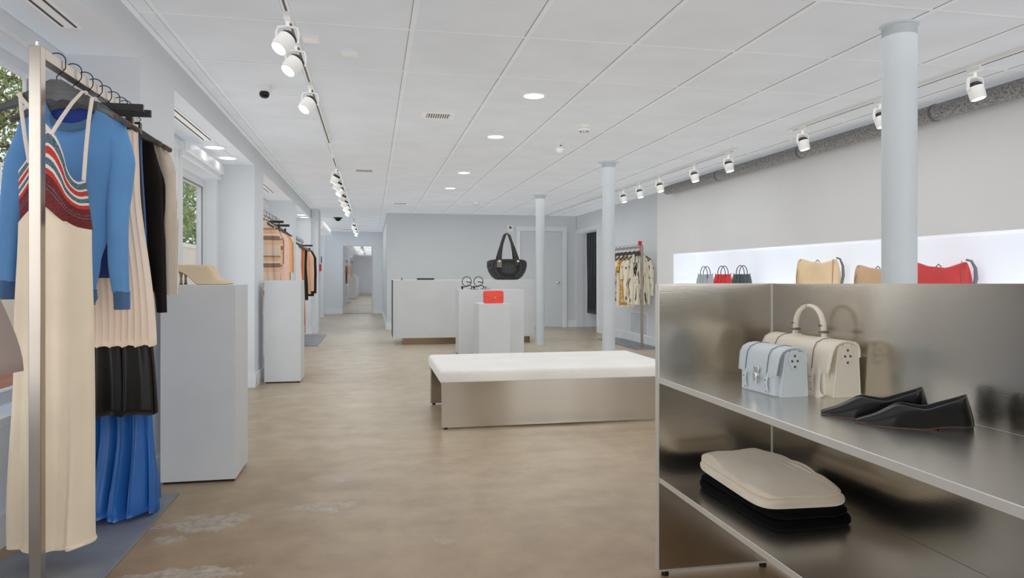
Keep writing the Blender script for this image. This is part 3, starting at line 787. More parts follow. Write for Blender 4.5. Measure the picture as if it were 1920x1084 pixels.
cloth(RX, Ys, [(0, -.142, .087), (1, -.138, .083)], lambda u: 1.073, lambda u: 1.073, lambda u: 1.01, [(0, .046), (1, .04)], [(2.5, .8, [(0, .013), (1, .01)])], BLUER, sw, 'hem_band', M_=8)
# ribbed collar ring
mb = MB(); g = []
for k in range(49):
    a = 2 * PI * k / 48; fr = -math.sin(a); x = .098 * math.cos(a)
    zc = hzS - .052 - (.098 if fr > 0 else .028) * abs(math.sin(a)) ** 1.0
    y = -.03 * fr * 1.2
    g.append([mb.vert((RX + x * 1.0, Ys + y, zc + .002)), mb.vert((RX + x * 1.16, Ys + y * 1.25, zc - .034 * (.6 + .4 * max(fr, 0)) + .006))])
for a, b_ in zip(g, g[1:]): mb.face((a[0], b_[0], b_[1], a[1]))
mb.build('collar', knit('blue_collar_rib', (126, 172, 216), 95, 1.0, axis='X', col2=(92, 138, 192)), sw, solid=.006, smooth=80)
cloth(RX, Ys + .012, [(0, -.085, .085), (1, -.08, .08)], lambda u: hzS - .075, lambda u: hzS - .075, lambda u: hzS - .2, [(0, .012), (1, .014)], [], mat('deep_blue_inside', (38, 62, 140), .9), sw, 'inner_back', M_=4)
xsr = xw(235, Ys); xsl = xw(16, Ys)
sleeve([(RX + .155, Ys, zw(205, 235, Ys)), (RX + .19, Ys, zw(215, 300, Ys)), (xw(222, Ys), Ys - .01, zw(222, 400, Ys)), (xw(226, Ys), Ys - .02, zw(226, 500, Ys)), (xw(231, Ys), Ys - .02, zw(231, 548, Ys))],
       [.035, .046, .04, .036, .031], [.03, .045, .04, .035, .03], BLUEK, sw, seed=1)
sleeve([(xw(231, Ys), Ys - .02, zw(231, 546, Ys)), (xw(232, Ys), Ys - .02, zw(232, 580, Ys))], [.032, .03], [.03, .03], BLUER, sw, 'cuff', .001)
sleeve([(RX - .155, Ys, zw(50, 225, Ys)), (xw(38, Ys), Ys, zw(38, 300, Ys)), (xw(26, Ys), Ys - .01, zw(26, 400, Ys)), (xw(20, Ys), Ys - .02, zw(20, 480, Ys)), (xw(21, Ys), Ys - .02, zw(21, 528, Ys))],
       [.035, .05, .043, .036, .031], [.03, .045, .04, .035, .03], BLUEK, sw, seed=2)
sleeve([(xw(21, Ys), Ys - .02, zw(21, 526, Ys)), (xw(20, Ys), Ys - .02, zw(20, 561, Ys))], [.032, .029], [.03, .03], BLUER, sw, 'cuff', .001)

# navy knit top behind the sweater
NAVY = mat('navy_knit', (24, 38, 92), .85, bump=.3, bscale=300)
o = thing('knit_tank', 'navy sleeveless knit top, barely seen behind the blue sweater', 'top', (RX, HY_[2], 1.1))
cloth(RX, HY_[2], [(0, -.165, .165), (.3, -.15, .16), (1, -.16, .165)], shoulder(hzS - .06, hzS - .14, .4, .09), shoulder(hzS - .055, hzS - .14, .4, .03), lambda u: 1.12, [(0, .018), (.2, .03), (1, .035)], [(3, 1, [(0, 0), (1, .008)])], NAVY, o, M_=24)
# blush pleated skirt
BLUSH = mat('blush_pleat', (244, 226, 208), .7, spec=.3, var=.02)
Yb = HY_[3]
o = thing('pleated_skirt', 'long blush pleated skirt clipped to the black bar hanger', 'skirt', (RX, Yb, .8))
def pleats(k, amp): return [(k, .3, [(0, .0015), (.2, .004), (1, amp)])]
zb0 = RT + .013 - .085 - .09
cloth(RX, Yb, [(0, -.175, xw(259, Yb) - RX), (.25, -.165, xw(262, Yb) - RX), (1, -.20, xw(296, Yb) - RX)], lambda u: zb0, lambda u: zb0, lambda u: zw(240, 648, Yb) + .006 * math.sin(26 * u),
      [(0, .006), (.3, .018), (1, .035)], pleats(17, .009), BLUSH, o, N=260, M_=30, solid=.0015)
# black satin skirt
SATIN = mat('black_satin', (10, 8, 7), .35, spec=.4)
Yk = HY_[4]
o = thing('satin_skirt', 'black satin flared skirt under the blush pleats', 'skirt', (RX, Yk - .03, .5))
cloth(RX, Yk - .03, [(0, -.15, .16), (.4, -.16, .18), (1, -.19, xw(299, Yk - .05) - RX)], lambda u: zb0, lambda u: zb0, lambda u: zw(240, 778, Yk - .04) + .006 * math.cos(12 * u),
      [(0, .006), (.3, .02), (1, .045)], [(3.3, .2, [(0, 0), (.4, .006), (1, .026)]), (7, 1, [(0, 0), (1, .007)])], SATIN, o)
# blue satin gown
GOWN = mat('blue_satin', (36, 96, 168), .36, spec=.5, var=.1)
Yg = HY_[5] - .01
o = thing('satin_gown', 'long blue satin gown reaching down to the rack base', 'dress', (RX, Yg, .02))
cloth(RX, Yg, [(0, -.13, .13), (.3, -.14, .15), (.7, -.16, .18), (1, -.19, xw(290, Yg - .1) - RX)], shoulder(hzS - .06, hzS - .1, .5, .12), shoulder(hzS - .05, hzS - .1, .5, .03),
      lambda u: .026 + .008 * math.cos(9 * u), [(0, .015), (.4, .02), (.76, .035), (1, .13)], [(5.2, 1.1, [(0, 0), (.4, .008), (.76, .016), (1, .042)]), (11, .3, [(0, 0), (.5, .004), (.76, .008), (1, .018)])], GOWN, o)
# black long sleeved top

BRN = mat('dark_brown_velvet', (15, 8, 6), .8, spec=.2, var=.4, vscale=9)
Yv = HY_[6]
o = thing('velvet_blouse', 'dark brown black velvet top with long narrow sleeves', 'top', (RX, Yv, 1.0))
cloth(RX, Yv, [(0, -.18, xw(283, Yv) - RX), (.3, -.17, .2), (1, -.17, .17)], shoulder(hzS - .06, zw(285, 262, Yv), .4, .08), shoulder(hzS - .055, zw(285, 262, Yv), .4, .03), lambda u: 1.05,
      [(0, .018), (.2, .03), (1, .035)], [(2.5, 1, [(0, 0), (.5, .008), (1, .012)])], BRN, o, M_=28)
sleeve([(xw(278, Yv), Yv, zw(278, 268, Yv)), (xw(287, Yv), Yv - .01, zw(287, 330, Yv)), (xw(293, Yv), Yv - .01, zw(293, 430, Yv)), (xw(300, Yv), Yv - .01, zw(300, 520, Yv)), (xw(304, Yv), Yv - .01, zw(304, 586, Yv))],
       [.025, .046, .042, .028, .021], [.03, .04, .035, .03, .025], BRN, o, seed=4)
sleeve([(RX - .165, Yv, hzS - .16), (RX - .19, Yv, hzS - .4), (RX - .195, Yv, hzS - .8)], [.03, .04, .02], [.03, .035, .025], BRN, o, seed=5)
# cream ribbed cardigan
RIB = knit('cream_rib', (236, 222, 206), 60, .6, axis='X', col2=(180, 164, 148))
Yr = HY_[7]
o = thing('ribbed_cardigan', 'cream ribbed knit cardigan at the far end of the rack', 'cardigan', (RX, Yr, 1.0))
cloth(RX, Yr + .01, [(0, -.18, xw(308, Yr) - RX), (1, -.17, .19)], shoulder(hzS - .06, zw(305, 272, Yr), .4, .08), shoulder(hzS - .055, zw(305, 272, Yr), .4, .03), lambda u: 1.02, [(0, .018), (.2, .025), (1, .03)], [(3, 1, [(0, 0), (1, .008)])], RIB, o, M_=24)
sleeve([(xw(303, Yr), Yr + .01, zw(303, 278, Yr)), (xw(314, Yr), Yr + .01, zw(314, 320, Yr)), (xw(317, Yr), Yr + .01, zw(317, 420, Yr)), (xw(322, Yr), Yr, zw(322, 553, Yr))], [.02, .036, .034, .026], [.03, .035, .035, .03], RIB, o, seed=6)

# taupe coat cut by the left edge, on the end of another rack
o = thing('clothing_rack', 'second steel clothing rack beyond the left edge with the taupe coat', 'clothing rack', (-1.2, 2.0, 0))
MB().box(-1.42, -1.0, 1.2, 2.36, 0.001, .010).build('base_plate', PLATE, o, bevel=.001)
for y in (1.25, 2.3): MB().box(-1.22, -1.18, y - .02, y + .02, .010, RT).build('post', RACKM, o, bevel=.002)
MB().box(-1.22, -1.18, 1.27, 2.28, RT - .04, RT).build('rail', RACKM, o, bevel=.002)
copy_tree(H0, (-1.2, 2.1, RT + .013), label='dark hanger holding the taupe coat beyond the left edge', group='hangers beyond the left edge')
TAUPE = mat('taupe_wool', (150, 136, 128), .85, var=.05, bump=.2, bscale=200)
Yt = 2.08
o = thing('wool_coat', 'taupe wool garment hem cut off by the left edge of the photo', 'coat', (-1.2, Yt, .85))
cloth(-1.2, Yt, [(0, -.2, .17), (.6, -.2, .19), (1, -.22, xw(38, Yt) + 1.2)], shoulder(1.83, 1.74, .4, .08), shoulder(1.835, 1.74, .4, .03), lambda u: zw(20, 706, Yt) + .012 * u, [(0, .02), (.3, .05), (1, .08)],
      [(2, .5, [(0, 0), (1, .015)])], TAUPE, o, M_=28)

# ---------------- rack in the third bay (peach and cream clothes)
R3X = -1.30; R3T = 1.90
rack(R3X, 8.35, 10.45, R3T, -1.46, -1.12, 8.25, 10.6, 'steel clothing rack of peach and cream clothes behind the second pedestal', .03)
G3 = 'hangers on the peach clothing rack'
mini = wood_hanger('', G3, w=.19)
minic = clip_hanger('', G3, w=.2)
CHK = bands('cream_brown_check', [(0, (226, 204, 180)), (.25, (222, 190, 160)), (.42, (150, 120, 106)), (.58, (228, 212, 196)), (.66, (224, 184, 148)), (.8, (170, 134, 110)), (.86, (222, 202, 184))], 'Z', 3.2, noise_amt=.04, offset=.12)
def simple_top(name, cat, label, X, Y, rt, w, length, m, sleeves=True, slv=.45, k=2.6, amp=.01, wb=None, group=None, sm_=None, neck=.07):
    z0 = rt + .013 - .085 - .055
    o = thing(name, label, cat, (X, Y, z0 - length), group=group)
    wb = wb or w
    cloth(X, Y, [(0, -w, w), (.3, -w * .95, w * .95), (1, -wb, wb)], shoulder(z0, z0 - .075, .4, neck), shoulder(z0 + .004, z0 - .075, .4, .02), lambda u: z0 - length, [(0, .018), (.25, .035), (1, .045)],
          [(k, Y * 3, [(0, 0), (.4, amp * .5), (1, amp)])], m, o, N=48, M_=20)
    if sleeves:
        for s in (-1, 1): sleeve([(X + s * w * .86, Y, z0 - .09), (X + s * (w + .02), Y, z0 - .2), (X + s * (w + .03), Y - .01, z0 - slv * .7), (X + s * (w + .035), Y - .01, z0 - slv)], [.03, .042, .036, .028], [.03, .036, .032, .026], sm_ or m, o, seed=Y, n_=16)
    return o
rack3 = [
    ('poncho', 'sweater', 'oversized cream and brown check knit poncho, front of the peach rack', 8.48, .20, .95, CHK, True, .75, 'w'),
    ('knit_dress', 'dress', 'cream check knit dress directly behind the check poncho', 8.78, .19, 1.05, CHK, True, .6, 'w'),
    ('knit_shirt', 'shirt', 'terracotta brown knit shirt in the middle of the peach rack', 9.05, .175, .85, mat('terracotta_knit', (176, 112, 78), .85, bump=.3), True, .5, 'w'),
    ('pleated_skirt', 'skirt', 'pale peach pleated skirt on a clip hanger, peach rack', 9.3, .18, .95, mat('peach_pleat', (240, 200, 168), .7), False, 0, 'c'),
    ('knit_dress', 'dress', 'pale pink long sleeved dress on the peach rack', 9.55, .18, 1.1, mat('pale_pink', (234, 212, 200), .75), True, .8, 'w'),
    ('blouse', 'blouse', 'apricot blouse with full sleeves on the peach rack', 9.85, .18, .75, mat('apricot', (242, 184, 126), .7), True, .6, 'w'),
    ('knit_shirt', 'shirt', 'tan knit shirt, last but one on the peach rack', 10.1, .18, .8, mat('tan_knit', (206, 160, 120), .8), True, .6, 'w'),
    ('slip_dress', 'dress', 'cream slip dress at the far end of the peach rack', 10.3, .16, 1.1, mat('cream_slip', (232, 216, 196), .6), False, 0, 'w'),
]
for i, (nm, cat, lb, y, w, ln, m, sl, slv, hk) in enumerate(rack3):
    hl = ('black bar hanger' if hk == 'c' else 'dark hanger') + ' holding the ' + lb.replace('oversized ', '').split(',')[0]
    src = minic if hk == 'c' else mini
    c = copy_tree(src, (R3X, y, R3T + .010), label=hl, group=G3)
    if hk == 'c':
        z0 = R3T + .013 - .085 - .09
        o = thing(nm, lb, cat, (R3X, y, z0 - ln))
        cloth(R3X, y, [(0, -.15, .15), (1, -.19, .2)], lambda u, z0=z0: z0, lambda u, z0=z0: z0, lambda u, z0=z0, ln=ln: z0 - ln, [(0, .006), (1, .035)], pleats(14, .008), m, o, N=160, M_=14, solid=.0015)
    else: simple_top(nm, cat, lb, R3X, y, R3T, w, ln, m, sl, slv, k=4.5, amp=.016, wb=min(w + .03, .205))
for nm_, o in (('a', mini), ('b', minic)): pass
mini.location = (R3X, 8.62, R3T + .010); mini['label'] = 'empty dark hanger between the poncho and the check dress'
minic.location = (R3X, 9.95, R3T + .010); minic['label'] = 'empty black bar hanger sticking out behind the apricot blouse'

# ---------------- rack in the fourth bay
R4X = -1.29; R4T = 1.78
rack(R4X, 11.85, 13.75, R4T, -1.46, -.86, 11.7, 13.9, 'far steel clothing rack with the orange satin dress', .03)
G4 = 'hangers on the far left rack'
rack4 = [
    ('slip_dress', 'dress', 'white slip dress at the near end of the far left rack', 12.0, .15, 1.0, mat('white_slip', (230, 226, 222), .6), False, 0),
    ('satin_dress', 'dress', 'burnt orange satin dress on the far left rack', 12.2, .17, 1.35, mat('orange_satin', (190, 100, 48), .35, var=.15), False, 0),
    ('pleated_dress', 'dress', 'mauve pleated long dress behind the orange satin one', 12.45, .16, 1.5, mat('mauve_pleat', (204, 158, 142), .7), False, 0),
    ('jacket', 'jacket', 'black cropped jacket on the far left rack', 12.75, .18, .95, mat('black_wool', (18, 17, 18), .8), False, 0),
    ('cardigan', 'cardigan', 'peach cardigan with dark brown edging, far left rack', 13.05, .2, .85, mat('peach_cardigan', (236, 190, 158), .8), True, .8),
    ('long_coat', 'coat', 'black long sleeved coat, last on the far left rack', 13.4, .22, .9, mat('black_wool', (18, 17, 18), .8), True, .85),
]
for nm, cat, lb, y, w, ln, m, sl, slv in rack4:
    copy_tree(mini, (R4X, y, R4T + .010), label='dark hanger holding the ' + lb.split(',')[0].split(' at ')[0].split(' on ')[0], group=G4)
    simple_top(nm, cat, lb, R4X, y, R4T, w, ln, m, sl, slv, k=5, amp=.014, wb=w + .02)
o = copy_tree(minic, (R4X, 13.6, R4T + .010), label='empty black bar hanger at the end of the far left rack', group=G4)

# ---------------- rack on the right by the middle column
R5X = 4.14; R5T = 1.60
rack(R5X, 10.42, 11.85, R5T, 3.93, 4.385, 10.15, 12.0, 'steel clothing rack of printed shirts against the right wall', .035)
def print_mat(name, base, ink, ink2, scale, stretch, th=.55):
    m = mat(name, base, .75); n = NT(m)
    z = n.add('ShaderNodeTexNoise', Scale=scale, Detail=3.0, Distortion=1.2); n.link(n.coord(stretch), z.inputs['Vector'])
    n.link(n.ramp(z.outputs[0], [(0, ink2), (.36, ink2), (.41, base), (th, base), (th + .04, ink), (1, ink)]), n.b.inputs['Base Color'])
    return m
INKY = print_mat('cream_ink_streaks', (226, 218, 196), (44, 42, 44), (232, 226, 206), 9, (3, 3, .5), .57)
FLOR = print_mat('yellow_floral', (232, 222, 208), (206, 152, 60), (120, 96, 110), 16, (1, 1, 1), .53)
FLOR2 = print_mat('lilac_floral', (222, 212, 214), (150, 130, 150), (190, 160, 90), 22, (1, 1, 1), .55)
OCH = print_mat('ochre_snake', (206, 160, 72), (110, 70, 40), (232, 214, 178), 26, (1, 1, .6), .58)
CRM = mat('ivory_crepe', (234, 222, 206), .7)
G5 = 'hangers on the printed shirt rack'
r5 = [(10.56, INKY, 'cream shirt with black ink streaks, nearest on the right rack', .19, .80, .66), (10.74, INKY, 'second cream ink streaked shirt on the right rack', .18, .77, .4),
      (10.95, OCH, 'ochre snake print shirt on the right rack', .17, .82, .3), (11.14, CRM, 'plain ivory blouse in the middle of the right rack', .16, .86, .3), (11.32, FLOR2, 'lilac floral blouse on the right rack', .17, .74, .35),
      (11.5, OCH, 'ochre print top, second from the far end of the right rack', .155, .78, .3), (11.68, FLOR, 'white and yellow floral blouse, far end of the right rack', .14, .66, .3)]
for y, m, lb, w, ln, slv in r5:
    c = copy_tree(mini, (R5X, y, R5T + .010), label='dark hanger holding the ' + lb.split(',')[0].replace(' on the right rack', '').replace(' in the middle of the right rack', ''), group=G5)
    simple_top('printed_shirt', 'shirt', lb, R5X, y, R5T, w, ln, m, True, slv, k=3.5, amp=.014, group=None)
o = thing('security_tag', 'small red sign clipped on top of the right rack post', 'sign', (4.14, 10.42, 1.62))
MB().box(4.07, 4.13, 10.395, 10.40, 1.60, 1.67).build('card', mat('red_card', (196, 40, 58), .5), o)
MB().box(4.095, 4.105, 10.396, 10.404, 1.5, 1.6).build('stem', mat('red_card', (196, 40, 58), .5), o)
# wall grille behind it
o = thing('wall_grille', 'white louvred return air grille low on the right wall', 'air vent', (4.41, 11.25, .32))
f = MB(); f.box(XR2 - .012, XR2, 10.85, 11.65, .14, .52); f.build('frame', TRIMM, o, bevel=.003)
f = MB()
for k in range(14): f.box(XR2 - .02, XR2 - .012, 10.89, 11.61, .17 + k * .024, .17 + k * .024 + .01)
f.build('louvre', mat('grille_grey', (176, 182, 190), .5), o)

# ================================================================= CORRIDOR END
o = thing('wall_mirror', 'tall frameless mirror leaning at the end of the corridor', 'mirror', (-.43, 21.48, 0))
MB().box(-.84, -.02, 21.455, 21.475, .01, 2.0).build('glass', MIRROR, o)
MB().box(-.84, -.02, 21.475, 21.485, .005, 2.005).build('backing', DARK, o)
o = thing('air_curtain', 'white box air curtain fixed high over the far side entrance', 'air conditioner', (-1.2, 17.8, 2.3))
MB().prism([(-1.36, 2.2), (-1.12, 2.2), (-1.08, 2.26), (-1.08, 2.36), (-1.14, 2.42), (-1.36, 2.42)], 16.5, 19.3, 'y').build('housing', WHITE2, o, bevel=.01)
MB().lathe([(.07, 0), (.075, -.01), (.06, -.02)], (-1.22, 16.5, 2.31), 20, 'y').build('end_cover', mat('cover_grey', (170, 174, 178), .5), o)
MB().box(-1.46, -1.36, 17.2, 17.3, 2.25, 2.38).build('bracket', WHITE2, o)
o = thing('fire_alarm_pull', 'small red fire alarm pull on the side of the far pier', 'fire alarm', (-1.03, 14.6, 1.3))
MB().box(-1.04, -1.0, 14.55, 14.66, 1.22, 1.36).build('housing', mat('red_enamel', (190, 28, 44), .4), o, bevel=.004)
MB().tube([(-1.0, 14.6 + .05 * math.cos(a), 1.45 + .07 * math.sin(a)) for a in [2 * PI * k / 16 for k in range(17)]], .006, 6).build('cable_loop', WIRE, o)

# ================================================================= STEEL SHELF UNIT
su = thing('shelf_unit', 'open steel shelf unit with two shelves of bags and shoes', 'shelf unit', (1.28, 1.5, 0))
UX0, UX1, UY0, UY1 = 1.055, 1.52, .55, 2.484
MB().prism([(UX0, .02), (UX1 + .02, .02), (UX1 + .02, 1.10), (UX0, 1.10)], UY1, UY1 + .035, 'y').build('side_panel', [STEEL], su, bevel=.001)
mb = MB(); mb.prism([(UY0, .02), (UY1, .02), (UY1, 1.099), (1.41, 1.111), (UY0, 1.12)], UX1, UX1 + .02, 'x'); mb.build('back_panel', STEEL, su)
MB().box(UX0, UX1, UY0, UY1, .726, .748).build('shelf', [STEEL2], su, bevel=.0015)
MB().box(UX0 + .003, UX1, UY0, UY1, .352, .372).build('shelf', [STEEL2], su, bevel=.0015)
f = MB(); f.box(UX0 - .0012, UX0, UY0, UY1, .7275, .7465); f.build('shelf_edge', STEEL_E, su)
f = MB(); f.box(UX0 + .0015, UX0 + .003, UY0, UY1, .3535, .3705); f.build('shelf_edge', STEEL_E, su)
f = MB(); f.box(UX0 - .001, UX0, UY1 + .001, UY1 + .034, .022, 1.098); f.build('panel_edge', STEEL_E, su)
f = MB(); f.box(UX1 - .003, UX1, UY1 - .003, UY1, .372, .726); f.box(UX1 - .003, UX1, UY1 - .003, UY1, .748, 1.098); f.build('corner_seam', STEEL_E, su)
f = MB(); f.box(UX0, UX1, UY1 - .003, UY1, .02, .026); f.build('bottom_lip', STEEL_E, su)
MB().prism([(UX0, .02), (UX1 + .02, .02), (UX1 + .02, 1.12), (UX0, 1.12)], UY0 - .035, UY0, 'y').build('side_panel', STEEL, su, bevel=.001)
for (x, y) in ((UX0 + .03, UY1 + .015), (UX1 - .03, UY1 + .015), (UX0 + .03, UY0 - .015), (UX1 - .03, UY0 - .015)): MB().lathe([(.014, 0), (.014, .02)], (x, y, 0), 12).build('foot', BLACK, su)

# ---------------- satchels (local frame: width along x, front faces -y, z up)
def hexplate(f, x, y, zc, w, h, t):
    f.prism([(y - w * .35, zc + h * .5), (y + w * .35, zc + h * .5), (y + w * .5, zc + h * .15), (y + w * .5, zc - h * .05), (y + w * .14, zc - h * .5), (y - w * .14, zc - h * .5), (y - w * .5, zc - h * .05), (y - w * .5, zc + h * .15)], x, x + t, 'x')
def satchel(label, loc, rz, Wd, D, H, m, medge, handle, clasp):
    o = thing('satchel', label, 'handbag', loc, rz)
    hw = Wd / 2; hd = D / 2
    # body: gusset shape lofted along the width, wider at the base
    def sec(x, s=1.0):
        return [(x, -hd * s, .006), (x, -hd * s * .9, 0), (x, hd * s * .9, 0), (x, hd * s, .006), (x, hd * .82 * s, H * .93), (x, hd * .62 * s, H * .97), (x, -hd * .45 * s, H * .97), (x, -hd * .62 * s, H * .9)]
    f = MB(); f.loft([sec(-hw), sec(-hw + .006), sec(0), sec(hw - .006), sec(hw)]); f.build('body', m, o, local=True, bevel=.003, seg=3)
    f = MB()
    for s in (-1, 1):
        xx = s * hw
        pts = [(xx, -hd * 1.0, .004), (xx, -hd * .64, H * .9)]; f.tube(pts, .0028, 6)
        pts = [(xx, hd * 1.0, .004), (xx, hd * .83, H * .92)]; f.tube(pts, .0028, 6)
        f.tube([(xx, -hd * 1.0, .003), (xx, hd * 1.0, .003)], .0028, 6)
        f.build('edge_binding', m, o, local=True); f = MB()
    # front pocket
    f = MB(); f.box(-hw * .86, hw * .86, -hd - .014, -hd * .85, .004, H * .46); f.build('front_pocket', m, o, local=True, bevel=.004, seg=3)
    # flap: curved sheet from the back over the top and down the front
    prof = [(hd * .9, H * .74), (hd * .9, H * .88), (hd * .78, H * .98), (hd * .5, H * 1.03), (0, H * 1.05), (-hd * .5, H * 1.03), (-hd * .9, H * .97), (-hd * 1.12, H * .85), (-hd * 1.22, H * .68), (-hd * 1.28, H * .52), (-hd * 1.32, H * .40)]
    f = MB(); N = 24; rows = []
    K = len(prof)
    for k, (y, z) in enumerate(prof):
        row = []
        for i in range(N + 1):
            u = -1 + 2 * i / N; ext = 1.035
            if k == K - 1: z_ = z + (.0 if abs(u) < .8 else .05 * H)
            else: z_ = z
            cut = 1 if k < K - 3 else (1 - .02 * (k - K + 4))
            row.append(f.vert((u * hw * ext * cut, y, z_)))
        rows.append(row)
    for a, b_ in zip(rows, rows[1:]):
        for i in range(N): f.face((a[i], a[i + 1], b_[i + 1], b_[i]))
    f.build('flap', [m], o, local=True, solid=.0045, smooth=60)
    # raised seams of the flap and a lower tuck strip
    f = MB()
    for s in (-.58, .55):
        f.tube([(s * hw, y - (.004 if k > 5 else 0), z + (.003 if 1 < k < 8 else 0)) for k, (y, z) in enumerate(prof)], .0014, 5)
    f.build('flap_seam', medge, o, local=True)
    for s in (-.58, .55): # front belts
        f = MB(); f.tube([(s * hw, -hd * 1.3 - .002, H * .5), (s * hw, -hd * 1.38 - .004, H * .28), (s * hw, -hd - .018, H * .12), (s * hw + .002, -hd - .017, .012)], .009 if Wd < .3 else .014, 8, .0018, ref=(1, 0, 0)); f.build('belt', m, o, local=True, smooth=60)
    for s in (-.58, .55):
        f = MB(); zz = (.34, .22, .1)
        for q in zz: f.lathe([(.0022, 0), (.0022, -.0016), (.0005, -.002)], (s * hw, -hd * 1.36 - .006 + (.34 - q) * .02, H * q), 8, 'y')
        f.build('stud', medge, o, local=True)
    # side gusset plates with rivets
    for s in (-1, 1):
        f = MB(); t = .003 * s; hexplate(f, s * (hw + .001), 0, H * .76, D * .42, H * .36, t); f.box(min(s * hw, s * (hw + .004)), max(s * hw, s * (hw + .004)), -D * .13, D * .13, H * .92, H * 1.0)
        pl = f.build('side_plate', m, o, local=True, bevel=.001)
        f = MB()
        for (yy, zz) in ((0, .88), (-D * .1, .77), (D * .1, .77), (0, .65)): f.lathe([(.0042, 0), (.0042, .0014 * s), (.001, .0022 * s)], (s * (hw + .004), yy, H * zz), 12, 'x')
        rv = f.build('rivet', mat('aged_nickel', (140, 138, 134), .3, metal=1), pl, local=True)
    if clasp:
        f = MB(); yc = -hd * 1.36 - .004; f.box(-.004, .024, yc - .004, yc, H * .40, H * .60); f.build('clasp_plate', CHROME, o, local=True, bevel=.0015)
        f = MB(); f.box(-.002, .018, yc - .009, yc - .004, H * .22, H * .46); f.build('clasp_tongue', CHROME, o, local=True, bevel=.0025)
        f = MB(); f.tube([(.02, yc - .006, H * .30), (.045, yc - .006, H * .36)], .0018, 6); f.build('clasp_pin', CHROME, o, local=True)
    if handle:
        f = MB(); pts = []; a0 = .072
        for k in range(25):
            a = PI * k / 24; pts.append((a0 * math.cos(a), .0, H * 1.09 + .02 + .078 * math.sin(a) ** .85))
        f.tube([(a0 + .004, 0, H * 1.04)] + pts + [(-a0 - .004, 0, H * 1.04)], .0055, 10, .011, ref=(1, 0, .01)); f.build('handle', m, o, local=True, smooth=60)
        for s in (-1, 1):
            f = MB(); f.box(s * a0 - .016, s * a0 + .016, -.016, .016, H * 1.03, H * 1.075); f.build('handle_tab', m, o, local=True, bevel=.003)
            f = MB(); f.box(s * a0 - .0115, s * a0 + .0115, -.014, .014, H * 1.15, H * 1.20); bk = f.build('buckle', mat('aged_nickel', (140, 138, 134), .3, metal=1), o, local=True, bevel=.002)
            f = MB()
            for q in (-.005, .005): f.lathe([(.0028, 0), (.0028, -.004)], (s * a0 * 1.0 + q, -.0125, H * 1.30), 8, 'y')
            f.build('rivet', mat('aged_nickel', (140, 138, 134), .3, metal=1), o, local=True)
    return o
PBLUE = mat('pale_blue_leather', (190, 197, 200), .45, bump=.08, bscale=300)
PBEDGE = mat('blue_leather_edge', (96, 116, 130), .6)
CRL = mat('cream_leather', (214, 206, 190), .5, bump=.08, bscale=300)
CREDGE = mat('cream_leather_edge', (120, 106, 86), .6)
# rz: local -y must face -X  -> rotate by -90 degrees
satchel('pale blue leather satchel with silver clasp on the upper steel shelf', (1.292, 2.10, .748), R(-90) + R(4), .205, .098, .148, PBLUE, PBEDGE, False, True)
satchel('larger cream leather satchel with arched handle behind the pale blue one', (1.452, 2.145, .748), R(-90) + R(3), .36, .098, .168, CRL, CREDGE, True, False)
# loose strap hanging from the cream satchel is part of it
cs = [o for o in C.objects if o.name.startswith('satchel') and 'larger' in o.get('label', '')][0]
f = MB(); f.tube([(.135, -.066, .09), (.135, -.071, .05), (.138, -.075, .02), (.15, -.082, .006), (.17, -.088, .003)], .011, 8, .0016, ref=(1, 0, 0)); f.build('loose_strap', CRL, cs, local=True, smooth=60)

